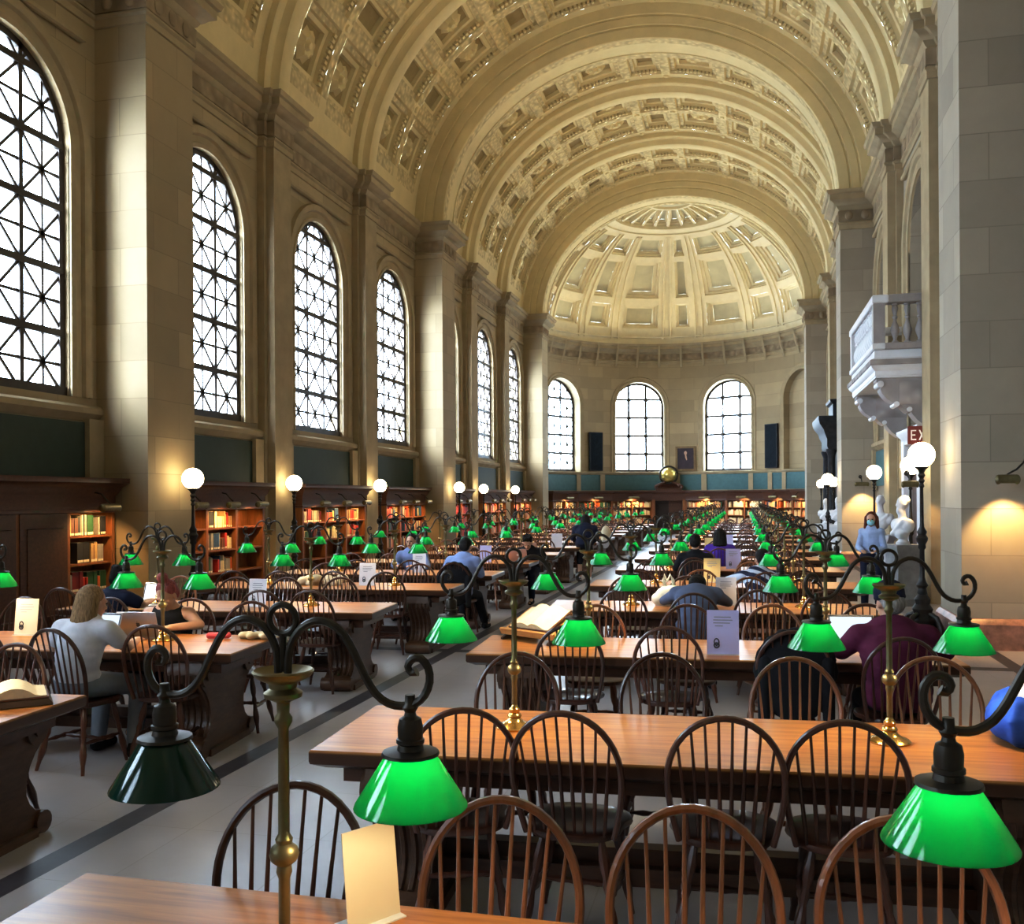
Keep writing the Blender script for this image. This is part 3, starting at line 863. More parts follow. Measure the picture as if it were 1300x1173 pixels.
def lamp(label, off=()):
    t = thing('table_lamp',label,'lamp',group='green shaded reading lamps')
    m = MB(); m.lathe([(.0,0),(.086,0),(.088,.008),(.078,.018),(.05,.028),(.036,.04),(.03,.05),(.034,.058),(.03,.066),(.022,.072),(.026,.082),(.026,.09),(.018,.098),(.014,.11),(0,.11)],20); m.build('base',BRASS_L,t)
    m = MB(); m.lathe([(.013,.1),(.013,.22),(.018,.235),(.016,.25),(.03,.262),(.034,.275),(.03,.29),(.018,.3),(.02,.31),(.013,.322),(.012,.56),(.02,.575),(.02,.585),(.014,.595),(.015,.62),(.024,.63)],12); m.build('pole',BRASS,t)
    m = MB(); m.lathe([(.015,.62),(.042,.632),(.044,.642),(.03,.652),(.034,.664),(.062,.678),(.07,.69),(.066,.694),(.058,.688),(.03,.68),(0,.678)],20); m.build('bowl',BRASS,t)
    m = MB(); m.tube([(.033*math.sin(2*PI*i/28),0,.808+.033*math.cos(2*PI*i/28)) for i in range(28)],.0078,8,closed=True); m.tube([(0,0,.69),(0,0,.776)],.008,8); m.build('loop_handle',BRONZE,t)
    for s in (-1,1):
        pts = [(s*x,0,.69+z) for x,z in ARM]
        m = MB(); m.tube(pts,ARMR,8); a = m.build('arm',BRONZE,t)
        X = s*.305
        m = MB(); m.lathe([(.0,.65),(.011,.65),(.012,.63),(.018,.622),(.012,.612),(.014,.604),(.024,.598),(.028,.58),(.027,.555),(.031,.553),(.031,.545),(.027,.542),(.03,.53),(.062,.526),(.064,.519),(.05,.516),(0,.516)],16,(X,0,0)); m.build('socket',BRONZE,t)
        m = MB(); pr = [(.05,.524),(.055,.519),(.123,.412),(.125,.406),(.121,.406)]
        m.lathe(pr+[(.05,.512),(.046,.522)],32,(X,0,0))
        # open ring: drop the end caps
        m.f = [f for f in m.f if len(f) == 4]; m.m = [0]*len(m.f)
        sh = m.build('shade',SHADE_OFF if s in off else SHADE,t,50)
        if s not in off:
            m = MB(); m.ball((X,0,.511),(.012,.012,.006),10,8); m.build('bulb',BULB,sh)
            lo = bpy.data.objects.new('bulb_light',LIGHT_D); COL.objects.link(lo); lo.parent = sh; lo.location = (X,0,.482)
    return t
def dup_lamp(root,loc,rz,label): return dup(root,loc,rz,label)
# ------------------------------------------------------------------ rows
RROW = [(1.15,1.46,.0),(1.19,3.72,.06),(1.13,6.28,.06),(1.14,8.89,.06)]+[(1.15,11.45+2.55*i,.04 if i < 3 else .0) for i in range(11)]
LROW = [(-.49,3.62,.06),(-.48,5.93,.09),(-.41,8.34,.09),(-.38,10.56,.06),(-.40,12.68,.05)]+[(-.42,15.1+2.45*i,.03 if i < 3 else 0) for i in range(10)]
TPROTO = [None]; LPROTO = [None]
TABLES = {}
random.seed(5)
CHX = (-.93,-.31,.31,.93)
# measured chairs of the first rows (bow position x, y, turn)
SPEC = {('R',0,'far'):[(1.70,2.60,.12,0),(2.345,2.60,0,1),(2.875,2.64,0,1),(3.43,2.68,-.05,1)],
 ('R',1,'near'):[(1.90,3.66,.35,0),(2.305,3.69,-.04,0),(2.94,3.74,.04,0),(3.39,3.77,-.03,0)],
 ('R',1,'far'):[(1.80,5.06,.05,0),(2.58,5.2,0,0),(3.27,5.2,0,1),(3.98,5.36,0,1)],
 ('R',2,'near'):[(1.87,6.2,.1,0),(2.52,6.27,0,0),(3.32,6.22,.05,0),(3.95,6.06,.1,0)],
 ('R',2,'far'):[(1.87,7.45,.1,1),(2.58,7.6,0,0),(3.23,7.72,0,1),(3.95,7.9,0,0)],
 ('R',3,'near'):[(1.9,8.82,0,0),(2.58,8.5,.08,0),(3.15,8.9,0,0),(3.75,8.95,0,0)],
 ('L',1,'near'):[(-3.1,5.5,0,0),(-2.25,5.48,.2,0),(-1.49,5.36,-.1,0),(-.93,5.66,.15,0)],
 ('L',1,'far'):[(-3.2,7.1,0,0),(-2.4,7.2,0,0),(-1.64,7.25,.2,0),(-1.0,7.15,.2,0)],
 ('L',2,'near'):[(-3.5,7.9,0,0),(-2.98,7.67,0,0),(-1.42,8.05,.1,0),(-.95,8.12,.05,0)],
 ('L',4,'near'):[(-3.1,12.4,0,0),(-2.3,12.4,0,0),(-1.5,12.4,.1,0),(-.74,11.95,0,0)]}
SEATS = [(3.27,11.3),(2.33,13.78),(2.62,16.33),(-.66,16.3),(-2.0,13.9)]
def W_(c,rot,x,y): return (c[0]+x*math.cos(rot)-y*math.sin(rot), c[1]+x*math.sin(rot)+y*math.cos(rot))
SIDEN = {'R':'right of aisle','L':'left of aisle'}
for sd,rowsL in (('R',RROW),('L',LROW)):
    for i,(ex,ny,rot) in enumerate(rowsL):
        s = 1 if sd == 'R' else -1
        c = W_((ex,ny),rot,s*TL,TW); TABLES[(sd,i)] = (c,rot)
        nm = '%s table %s' % (ordn(i),SIDEN[sd])
        lab = 'long oak reading table, %s row %s' % (ordn(i),SIDEN[sd])
        if TPROTO[0] is None: TPROTO[0] = o = table(lab)
        else: o = dup(TPROTO[0],(0,0,0),0,lab)
        o.location = (c[0],c[1],0); o.rotation_euler = (0,0,rot)
        for e in (-1,1):
            end = 'aisle end' if e == -s else 'wall end'
            p = W_(c,rot,e*.835,.08)
            if (sd,i) == ('R',0): p = ((1.995,1.95) if e < 0 else (3.70,1.97))
            lb = 'brass two-armed green lamp on %s of %s' % (end,nm)
            if (sd,i,e) == ('R',0,-1):
                lamp('brass two-armed lamp with one unlit dark green shade, aisle end of first table',(-1,)).location = (p[0],p[1],TZ); continue
            if LPROTO[0] is None: LPROTO[0] = o = lamp(lb)
            else: o = dup(LPROTO[0],(0,0,0),0,lb)
            o.location = (p[0],p[1],TZ); o.rotation_euler = (0,0,rot*.7)
        lvl = 0 if i < 4 else (1 if i < 6 else 2)
        for side in ('near','far'):
            if (sd,i,side) in ((('R',0,'near')),(('L',0,'near'))): continue
            sp = SPEC.get((sd,i,side))
            for j in range(4):
                if sp: bx,by,tr,lt = sp[j]
                else:
                    lx = CHX[j]*(1 if sd == 'R' else -1)+random.uniform(-.07,.07)
                    bx,by = W_(c,rot,lx,(-TW-.08+random.uniform(-.14,0)) if side == 'near' else (TW+.36+random.uniform(-.1,.12)))
                    tr = random.uniform(-.15,.15)+rot; lt = 1 if random.random() < .25 else 0
                f = 1 if side == 'near' else -1
                for (qx,qy) in SEATS:
                    oy = qy-f*.276
                    if abs(bx-qx) < .33 and abs(by-oy) < .6: bx,by,tr = qx,oy,0
                rz = tr if f > 0 else PI+tr
                if sd == 'L' and sp is None: pass
                # bow top sits .276 behind the seat origin
                x = bx - .276*math.sin(rz); y = by + .276*math.cos(rz)
                k = j if sd == 'R' else (j if sp is None else 3-j)
                lab = '%s spindle chair, %s from the aisle, %s side, %s' % ('light brown' if lt else 'dark brown',ordn(k),side,nm)
                place_chair(lvl,bool(lt),x,y,rz,lab,'spindle chairs at the reading tables')
# ------------------------------------------------------------------ bookcases, books
SHZ = [.13,.55,.955,1.345]
def bookcase(name,label,loc,rz,W,cols,door=None,lamp_x=None,H=1.665,top=2.165,full_cornice=True):
    t = thing(name,label,'bookcase',loc,rz); dp = .36
    m = MB(); m.box(0,W,dp-.03,dp,0,top-.1); m.build('back_panel',CASE,t)
    for x in (0,W-.07): m = MB(); m.box(x,x+.07,-.01,dp-.03,0,H+.02); m.build('side_panel',CASE,t)
    cw = (W-.07)/cols
    for k in range(1,cols): m = MB(); m.box(k*cw,k*cw+.07,-.005,dp-.03,0,H+.02); m.build('divider',CASE,t)
    for k in range(cols):
        if door is not None and k in door:
            m = MB(); m.box(k*cw+.07,(k+1)*cw,-.02,.02,.1,H); d = m.build('door',CASE_D,t)
            m = MB(); m.mould(k*cw+.19,(k+1)*cw-.12,-.03,-.02,[(.03,.3),(.0,.31),(.0,H-.2),(.03,H-.19)]); m.build('door_panel',CASE_D,d); continue
        for z in SHZ: m = MB(); m.box(k*cw+.07,(k+1)*cw,0,dp-.03,z-.028,z); m.build('shelf',CASE,t)
    m = MB(); m.mould(0,W,0,dp,[(.0,0),(.03,0),(.03,.08),(.0,.1)]); m.build('plinth',CASE_D,t)
    m = MB(); m.mould(0,W,0,dp,[(.0,H),(.03,H+.01),(.03,H+.05),(.015,H+.06),(.015,H+.24),(.04,H+.27),(.07,H+.33),(.075,H+.36),(.14,H+.42),(.16,H+.43),(.16,top-.02),(.17,top),(0,top)]); m.build('cornice',CASE_D,t)
    return t,cw
BCOL = {'red':(.5,.03,.02),'tan':(.5,.33,.14),'cream':(.72,.6,.38),'dark green':(.03,.1,.04),'black':(.02,.02,.022),'brown':(.16,.06,.03),'orange':(.6,.12,.03),'blue':(.04,.09,.2),'maroon':(.2,.015,.02),'grey':(.3,.28,.25)}
BMAT = {k: mat(k.replace(' ','_')+'_book_cloth',v,.6,var=.12,scale=20,rand=.2) for k,v in BCOL.items()}
LABELM = mat('spine_label',(.8,.74,.6),.6)
BMESH = {}
def book_mesh(col,w,h):
    key = (col,round(w,3),round(h,2))
    if key not in BMESH:
        m = MB(); m.k = 0; m.mould(-w/2+.003,w/2-.003,0.003,.17,[(.0,0),(.003,.002),(.003,h-.002),(0,h)])
        m.k = 1; m.box(-w/2+.004,w/2-.004,-.002,.0,h*.04,h*.16)
        m.k = 2; m.box(-w/2+.003,w/2-.003,.006,.168,h-.001,h+.002)
        BMESH[key] = m.mesh('book',[BMAT[col],LABELM,PAGES],30)
    return BMESH[key]
WIDS = (.03,.038,.046,.056,.07); HTS = (.2,.23,.25,.27,.29)
def books_row(x0,x1,z,tf,labf,group,r,dens=1.0,pal=None,maxn=99):
    x = x0+.01; k = 0
    while x < x1-.08 and k < maxn:
        if r.random() > dens: x += r.uniform(.05,.2); continue
        if pal is None or r.random() < .4: col = r.choice(['cream','tan','tan','cream','dark green','black','brown','orange','red','grey','blue','maroon'])
        else: col = pal
        run = r.choice((1,1,2,3,4)); w = r.choice(WIDS); h = r.choice(HTS)
        for q in range(run):
            if x+w > x1-.01 or k >= maxn: break
            o = bpy.data.objects.new('book',book_mesh(col,w,h)); COL.objects.link(o)
            p,rz = tf(x+w/2,.045+r.uniform(0,.03),z+.001); o.location = p; o.rotation_euler = (0,0,rz)
            tag(o,labf(col,k),'book',group); x += w+.0015; k += 1
    return k
def tf90(ox,oy): # local x -> world y, local y -> world -x
    return lambda x,y,z: ((ox-y,oy+x,z),PI/2)
SHN = ['bottom','second','third','top']
br = random.Random(3)
# bookcase in the bay before the first pier: a closed door and an open book column
a0 = 9.2; W = 12.1-a0
t,cw = bookcase('bookcase','dark oak bookcase with closed panelled door before the first left pier',(-6.02,a0,0),PI/2,W,3,door=(0,1))
cx = a0+2*cw+.07
BA = 'books on the bookcase beside the first pier'
for k,z in enumerate(SHZ):
    if k == 0: continue
    books_row(0,cw-.07,z,tf90(-6.02,cx),lambda c,n,k=k: '%s hardback, %s from left on %s shelf of bookcase beside first pier' % (c,ordn(n),SHN[k]),BA,br,.96,None)
# bookcase after the first pier: three columns, the last nearly empty
a1 = 13.56; W = 3.02
t,cw = bookcase('bookcase','warm oak bookcase with one almost empty column, just past first left pier',(-6.02,a1,0),PI/2,W,3)
for col in (0,1):
    for k,z in enumerate(SHZ):
        if col == 0 or k == 0: continue
        books_row(0,cw-.07,z,tf90(-6.02,a1+col*cw+.07),lambda c,n,k=k: '%s hardback, %s from left on %s shelf of bookcase past first pier' % (c,ordn(n),SHN[k]),'books on the bookcase past the first pier',br,.97,'tan' if k == 3 else None)
o = bpy.data.objects.new('book',book_mesh('black',.046,.2)); COL.objects.link(o); o.location = (-6.1,a1+2*cw+.14,1.347); o.rotation_euler = (.18,0,PI/2); tag(o,'single dark book leaning in the almost empty top shelf','book')
a2 = 18.2; W = 3.42
t,cw = bookcase('bookcase','oak bookcase full of books between the first two left pilasters',(-6.02,a2,0),PI/2,W,3)
for col in range(3):
    for k,z in enumerate(SHZ):
        if k < 2: continue
        books_row(0,cw-.07,z,tf90(-6.02,a2+col*cw+.07),lambda c,n,k=k,col=col: '%s hardback, %s from left, %s shelf, %s column, bookcase between pilasters' % (c,ordn(n),SHN[k],ordn(col)),'books on the bookcase between the pilasters',br,.97,'red' if col == 2 else None,16)
# the remaining, tiny books of the hall as one mass
STUFF = MB(); SM = list(BMAT.values())
def stuff_row(T,x0,x1,z,r,pal=None):
    x = x0
    while x < x1-.06:
        w = r.choice(WIDS); h = r.choice(HTS)
        c = pal if pal is not None and r.random() < .65 else r.randrange(len(SM))
        STUFF.k = c
        p = [T(x,.05,z),T(x+w-.003,.05,z),T(x+w-.003,.2,z),T(x,.2,z)]; q = [(v[0],v[1],v[2]+h) for v in p]
        STUFF.add(p+q,[(3,2,1,0),(4,5,6,7),(0,1,5,4),(1,2,6,5),(2,3,7,6),(3,0,4,7)]); x += w
        if r.random() < .04: x += r.uniform(.05,.25)
def localT(ox,oy,rz):
    c,s = math.cos(rz),math.sin(rz); return lambda x,y,z: (ox+x*c-y*s,oy+x*s+y*c,z)
names = ['oak bookcase full of books before the second left pier','oak bookcase hidden behind the second left pier','oak bookcase between the third and fourth left pilasters','oak bookcase beside the last left pier']
for (a,W),nm in zip(((23.0,3.1),(27.8,3.0),(32.33,3.42),(37.05,3.2)),names):
    t,cw = bookcase('bookcase',nm,(-6.02,a,0),PI/2,W,3)
    for col in range(3):
        for z in SHZ[1:]: stuff_row(localT(-6.02,a+col*cw+.07,PI/2),0,cw-.07,z+.003,br,{(27.8):0}.get(a))
# apse bookcases, six units either side of the doorway
RB = 5.86
def apse_case(a0,a1,nm,pal):
    p0 = Vector((RB*math.sin(math.radians(a0)),AE+RB*math.cos(math.radians(a0)),0)); p1 = Vector((RB*math.sin(math.radians(a1)),AE+RB*math.cos(math.radians(a1)),0))
    d = p1-p0; rz = math.atan2(d.y,d.x); W = d.length
    t,cw = bookcase('bookcase',nm,p0,rz,W,2)
    for col in range(2):
        for z in SHZ[1:]: stuff_row(localT(*localT(p0.x,p0.y,rz)(col*cw+.07,0,0)[:2],rz),0,cw-.07,z+.003,br,pal)
    return p0,rz,W
APC = []
for a0,a1,nm,pal in ((-75,-55,'leftmost oak bookcase of the curved far wall',2),(-55,-34.5,'oak bookcase of green volumes, second on the curved far wall',3),(-34.5,-14,'oak bookcase of cream volumes just left of the dark doorway',2),(2,22,'oak bookcase just right of the dark doorway in the far wall',1),(22,42,'oak bookcase second to the right of the dark doorway',2),(42,62,'oak bookcase third to the right of the dark doorway',1),(62,82,'oak bookcase at the right end of the curved far wall',1)):
    APC.append(apse_case(a0,a1,nm,pal))
tag(STUFF.build('books',SM,None,None),'mass of small coloured book spines on the far bookcases','books',kind='stuff')
# doorway between the apse bookcases with carved crest
p0 = Vector((RB*math.sin(math.radians(-14)),AE+RB*math.cos(math.radians(-14)),0)); p1 = Vector((RB*math.sin(math.radians(2)),AE+RB*math.cos(math.radians(2)),0))
d = p1-p0; rz = math.atan2(d.y,d.x); W = d.length
t = thing('door_1',None,None,p0,rz); struct(t)
for x in (0,W-.14): m = MB(); m.box(x,x+.14,-.06,.36,0,1.72); m.build('door_frame',CASE,t)
m = MB(); m.mould(0,W,0,.36,[(.0,1.66),(.03,1.68),(.015,1.9),(.07,2.02),(.16,2.1),(.17,2.17),(0,2.17)]); m.build('door_lintel',CASE_D,t)
for k in (0,1):
    m = MB(); x0 = .14+k*(W-.28)/2; x1 = x0+(W-.28)/2; m.box(x0,x1,.24,.28,0,1.68); m.mould(x0+.12,x1-.12,.225,.24,[(.03,.2),(0,.22),(0,1.5),(.03,1.52)]); m.build('door_leaf',mat('near_black_door_wood',(.022,.012,.01),.35) if k == 0 else CASE_D,t)
T_ = localT(p0.x,p0.y,rz); cc = T_(W/2,.1,2.17)
t = thing('globe_clock','gilded sky globe in a dark ring on carved crest above the far doorway','ornament',cc,rz)
m = MB(); m.mould(-.62,.62,-.12,.12,[(.02,0),(.02,.1),(-.05,.14),(-.12,.2),(-.3,.3),(-.42,.34)]); 
for s in (-1,1):
    m.tube([(s*(.62-.4*q+.12*math.sin(PI*q*2)),0,.12+.42*q) for q in [i/10 for i in range(11)]],.07,8); m.ball((s*.5,0,.26),.11,10,6)
m.build('carved_base',CASE_D,t)
m = MB(); m.tube([(.44*math.cos(2*PI*i/32),0,.78+.44*math.sin(2*PI*i/32)) for i in range(32)],.045,8,closed=True); m.build('ring',BRONZE,t)
m = MB(); m.ball((0,0,.78),.37,24,16); m.tube([(.375*math.cos(2*PI*i/32),.375*math.sin(2*PI*i/32)*.9,.78+.16*math.cos(2*PI*i/32)) for i in range(32)],.015,6,closed=True); m.build('globe',mat('gilded_globe',(.55,.42,.12),.35,.7,var=.6,scale=4),t)
# ------------------------------------------------------------------ picture lamps over the shelves
def hood_lamp(label,loc,rz,L=.3,arm='back',power=12,target=None,lit=True,ang=140,name='shelf_lamp',rise=.16):
    # hood axis along local x; the arm comes from local +y (the wall)
    t = thing(name,label,'lamp',loc,rz,'hooded brass picture lamps')
    m = MB(); n = 14
    pts = [(L/2*q,) for q in (-1,1)]
    vs = []; fs = []
    for xx in (-L/2,-L/2+.0,L/2):
        for i in range(n+1):
            a = -.25*PI+1.5*PI*i/n; vs.append((xx,.06*math.cos(a),.06*math.sin(a)))
    k = n+1
    for i in range(n): fs.append((k+i,k+i+1,2*k+i+1,2*k+i))
    m.add(vs,fs)
    for xx in (-L/2,L/2): m.ball((xx,0,0),(.035,.058,.058),10,6)
    m.build('hood',BRASS,t)
    m = MB(); m.tube([(0,0,.06),(0,.05,.1),(0,.14,.1+rise*.6),(0,.24,.06+rise),(0,.34,.04+rise)] if arm == 'back' else [(0,0,.06),(.04,.06,.08),(.12,.1,.12),(.2,.12,.2),(.26,.2,.28),(.3,.3,.3)],.012,8); m.build('arm',BRONZE,t)
    m = MB(); m.ball((0,.34,.04+rise) if arm == 'back' else (.3,.3,.3),(.05,.02,.05),10,6); m.build('wall_bracket',BRONZE,t)
    if lit:
        m = MB(); m.tube([(-L/2+.04,0,-.005),(L/2-.04,0,-.005)],.018,8); m.build('bulb',BULB,t)
        c,s = math.cos(rz),math.sin(rz)
        tg = target or (loc[0]-.62*s,loc[1]+.62*c,loc[2]-1.0)
        spot('hood_light',(loc[0],loc[1],loc[2]-.05),tg,power,(1,.62,.24),ang,.55,.04)
    return t
HL = SHELFW
for i,(y,x) in enumerate(((11.62,-5.72),)):
    hood_lamp('dusty brass shelf lamp above the open column beside first pier',(x,y,1.735),PI/2,.34,power=HL*1.2)
for nm,ys in (('past first pier',(13.95,14.98,16.0)),('between the pilasters',(18.75,19.9,21.05)),('before the second pier',(23.5,24.55,25.6)),('in the bay after second pier',(28.6,29.7)),('between later pilasters',(32.9,34.0,35.2)),('beside the last pier',(37.6,38.7,39.7))):
    for k,y in enumerate(ys): hood_lamp('dusty brass shelf lamp, %s on the bookcase %s' % (ordn(k),nm),(-5.74,y,1.75),PI/2,.32,power=HL)
for k,(p0,rz,W) in enumerate(APC):
    q = localT(p0.x,p0.y,rz)(W/2,-.28,1.82); hood_lamp('brass shelf lamp over the %s bookcase of the curved far wall' % ordn(k),q,rz,.5,power=HL*1.5,name='shelf_lamp')
# wall lamps on pier faces
hood_lamp('brass hooded lamp on the near right pier, casting a warm pool',(5.98,11.93,2.02),0,.2,'side',power=HL*3.2,target=(6.05,12.25,.9),ang=88,name='wall_lamp')
hood_lamp('brass hooded lamp high on the second right pier',(6.02,26.05,2.15),0,.3,power=HL*3.5,target=(6.1,26.39,1.0),ang=88,name='wall_lamp')
hood_lamp('brass hooded lamp on the first right pilaster',(5.72,16.85,2.03),0,.22,power=HL*1.2,target=(5.9,17.3,1.0),ang=88,name='wall_lamp')
# ------------------------------------------------------------------ tall globe lamps
def globe_lamp(label,x,y,z,tall=True):
    t = thing('globe_lamp',label,'lamp',(x,y,0),0,'white globe lamps on iron posts')
    m = MB(); h = z-.16
    m.lathe([(.24,0),(.24,.05),(.2,.07),(.17,.16),(.13,.2),(.15,.26),(.11,.34),(.13,.4),(.09,.46),(.1,.52),(.06,.58),(0,.58)],8,(0,0,0),PI/8); 
    for k in range(4):
        a = PI/4+PI/2*k; m.tube([(.1*math.cos(a),.1*math.sin(a),.34),(.2*math.cos(a),.2*math.sin(a),.3),(.27*math.cos(a),.27*math.sin(a),.16),(.24*math.cos(a),.24*math.sin(a),.02)],[.03,.035,.04,.05],8)
    m.build('base',IRON,t)
    m = MB(); m.lathe([(.045,.56),(.06,.6),(.05,.66),(.075,.7),(.05,.74),(.035,.8),(.03,1.15),(.05,1.18),(.045,1.22),(.07,1.27),(.075,1.3),(.05,1.34),(.06,1.38),(.03,1.44),(.024,1.5),(.02,h-.26),(.035,h-.24),(.022,h-.2),(.04,h-.17),(.025,h-.14),(.045,h-.1),(.03,h-.07),(.05,h-.03),(.085,h),(.085,h+.012),(0,h+.012)],12); m.build('post',IRON,t)
    m = MB(); m.ball((0,0,z),.163,24,16); m.build('globe',GLOBE,t)
    return t
WHERE = ['first pier','first pilaster','second pilaster','second pier','third pilaster','fourth pilaster','last pier']
GY = [(12.9,5.22),(17.45,5.82),(22.1,5.82),(27.0,5.25),(31.7,5.8),(36.4,5.8),(41.0,5.25)]
for i,(y,x) in enumerate(GY):
    if i < 6: globe_lamp('white globe lamp on dark iron post in front of %s, left wall' % WHERE[i],-x,y,2.17)
    if i < 6: globe_lamp('white globe lamp on dark iron post in front of %s, right wall' % WHERE[i],x,y,2.36 if i < 3 else 2.3)
# ------------------------------------------------------------------ remeshed organic shapes
def organic(mb, name, m, parent, vox=.012, sm=4, fac=.5):
    me = mb.mesh('tmp',m,None); o = bpy.data.objects.new('tmp',me); COL.objects.link(o)
    r = o.modifiers.new('r','REMESH'); r.mode = 'VOXEL'; r.voxel_size = vox; r.use_smooth_shade = True
    s = o.modifiers.new('s','SMOOTH'); s.iterations = sm; s.factor = fac
    dg = bpy.context.evaluated_depsgraph_get(); dg.update()
    nm = bpy.data.meshes.new_from_object(o.evaluated_get(dg)); nm.name = name
    bpy.data.objects.remove(o); bpy.data.meshes.remove(me)
    nm.materials.clear()
    for x in (m if isinstance(m,(list,tuple)) else [m]): nm.materials.append(x)
    nm.polygons.foreach_set('use_smooth',[True]*len(nm.polygons))
    q = bpy.data.objects.new(name,nm); COL.objects.link(q)
    if parent is not None: q.parent = parent
    return q
def skin(c): return mat('skin',c,.5,var=.06,scale=9)
SKIN1 = skin((.56,.33,.23)); SKIN2 = skin((.40,.22,.14))
def hairm(n,c): return mat(n,c,.6,var=.5,scale=16,stretch=(6,6,.8),bump=.5,spec=.15)
def cloth(n,c,var=.12): return mat(n,c,.85,var=var,scale=7,bump=.25,spec=.2)
def hand(mb, p, d, side, curl=.35, r=.0085):
    # palm, four unequal bent fingers and a thumb leaving the side of the palm
    p = Vector(p); d = Vector(d).normalized(); up = Vector((0,0,1)); lat = d.cross(up)
    if lat.length < .1: lat = Vector((1,0,0))
    lat.normalize(); nrm = lat.cross(d)
    mb.cap(p,p+d*.055,.022,.02,8)
    for k,(o,L) in enumerate(((-.03,.062),(-.01,.074),(.01,.07),(.029,.055))):
        a = p+d*.06+lat*o*.95; b = a+d*L*.5-nrm*L*.5*curl*.5; c = b+d*L*.5*(1-curl*.5)-nrm*L*.5*curl
        mb.cap(p+d*.02+lat*o*.7,a,.013,.0105,7); mb.cap(a,b,.0105,r,7); mb.cap(b,c,r,r*.85,7)
    s = -side; a = p+d*.015+lat*s*.026; b = a+lat*s*.026+d*.03-nrm*.008; c = b+d*.03-nrm*.006
    mb.cap(a,b,.013,.0105,7); mb.cap(b,c,.0105,.0085,7)
def person(label, loc, rz, cfg):
    g = lambda k,d: cfg.get(k,d)
    t = thing('person',label,'person',loc,rz)
    sc = g('scale',1.0); vox = g('vox',.013)
    hip = Vector(g('hip',(0,0,.565))); neck = Vector(g('neck',(0,.06,1.0))); shw = g('shw',.185)
    side = Vector(g('sidev',(1,0,0))); sk = g('skin',SKIN1)
    bd = MB(); sh = MB(); tr = MB()
    spine = neck-hip; N_ = 9
    bow = Vector(g('bend',(0,-.04,0)))
    def sp(f): return hip+spine*f+bow*math.sin(PI*f)
    for i in range(N_):
        f = i/(N_-1); tk = g('tank',False); w = .165 if f < .15 else (.135+.04*math.sin(PI*max(0,f-.2)/1.1)); dpt = .115 if f < .2 else .1+.02*math.sin(PI*f)
        w *= g('girth',1.0); dpt *= g('girth',1.0)
        if f > .93: w *= .75; dpt *= .75
        bd.ball(sp(f),(w,dpt,.085),14,8)
        if not (tk and f > .88): sh.ball(sp(f),(w+.018,dpt+.018,.1),14,8)
    shl = {}
    for s in (-1,1):
        S_ = sp(.92)+side*(s*shw); shl[s] = S_
        bd.cap(sp(.9)+side*s*.06,S_,.07,.058)
        if not g('tank',False): sh.cap(sp(.9)+side*s*.06,S_,.088,.074)
        else: sh.cap(sp(.75)+side*s*.08,sp(.95)+side*s*.085,.05,.06)
        el = Vector(g('elbow',{-1:(-.27,.12,.81),1:(.27,.12,.81)})[s]); wr = Vector(g('wrist',{-1:(-.12,.36,.82),1:(.12,.36,.82)})[s])
        bd.cap(S_,el,.052,.04); bd.cap(el,wr,.041,.027)
        d = wr-el; hand(bd,wr,d,s,g('curl',.4))
        sl = g('sleeve',.45)
        if g('tank',False): pass
        elif sl <= 1: sh.cap(S_,S_+(el-S_)*sl,.074,.064 if sl < 1 else .055)
        else: ar = g('armr',1.0); sh.cap(S_,el,.074*ar,.058*ar); sh.cap(el,el+(wr-el)*(sl-1)*1.05,.057*ar,.042)
        hp = hip+side*(s*.085); kn = Vector(g('knee',{-1:(-.11,.44,.48),1:(.11,.44,.48)})[s]); an = Vector(g('ankle',{-1:(-.11,.42,.09),1:(.11,.42,.09)})[s])
        toe = Vector(g('toe',{-1:an+Vector((0,.17,-.05)),1:an+Vector((0,.17,-.05))})[s]) if 'toe' in cfg else an+Vector((0,.17,-.05))
        bd.cap(hp,kn,.082,.055); bd.cap(kn,an,.056,.036); bd.cap(an,toe,.036,.03)
        lg = g('leg_len',1.9)
        tr.ball(hip,(.185,.135,.11),14,8); tr.cap(hp,kn,.1,.07)
        if lg > 1: tr.cap(kn,kn+(an-kn)*(lg-1),.072,.058)
        else: tr.cap(hp,hp+(kn-hp)*lg,.1,.075)
        f = MB(); f.cap(an+Vector((0,-.03,-.04)),an+Vector((0,.16,-.052)),.045,.038,10); f.cap(an,an+Vector((0,0,-.04)),.046,.045,10)
        organic(f,'shoe',g('shoe',CL_BLACK),t,.012)
    hd = Vector(g('head',neck+Vector((0,.03,.17)))); yaw = g('yaw',0); pit = g('pitch',0)
    R_ = Matrix.Rotation(yaw,3,'Z') @ Matrix.Rotation(pit,3,'X')
    P = lambda x,y,z: hd+R_@Vector((x,y,z))
    bd.cap(neck-Vector((0,0,.03)),P(0,-.01,-.05),.055,.05)
    Tm = lambda mb: setattr(mb,'T',lambda p: P(*p))
    h2 = MB(); h2.T = lambda p: P(*p)
    h2.ball((0,-.012,.03),(.074,.09,.088),16,12); h2.ball((0,.03,-.035),(.056,.055,.065),14,10); h2.ball((0,.052,-.078),(.03,.026,.026),10,8)
    h2.cap((0,.08,.012),(0,.1,-.022),.009,.014,8); h2.cap((-.03,.076,.026),(.03,.076,.026),.013,.013,8)
    h2.cap((-.02,.078,-.05),(.02,.078,-.05),.009,.009,8); h2.ball((-.04,.062,-.018),(.02,.018,.02),8,6); h2.ball((.04,.062,-.018),(.02,.018,.02),8,6)
    for s in (-1,1): h2.ball((s*.077,-.008,-.005),(.012,.02,.032),8,6)
    bd.v += h2.v; n0 = len(bd.v)-len(h2.v); bd.f += [tuple(n0+i for i in f) for f in h2.f]; bd.m += [0]*len(h2.f)
    organic(bd,'body',sk,t,min(vox,.0085) if g('fine',False) else vox*.8,3)
    e = MB(); e.T = lambda p: P(*p)
    for s in (-1,1): e.ball((s*.03,.083,.008),(.012,.007,.007),8,6)
    e.build('eyes',EYEM,t); 
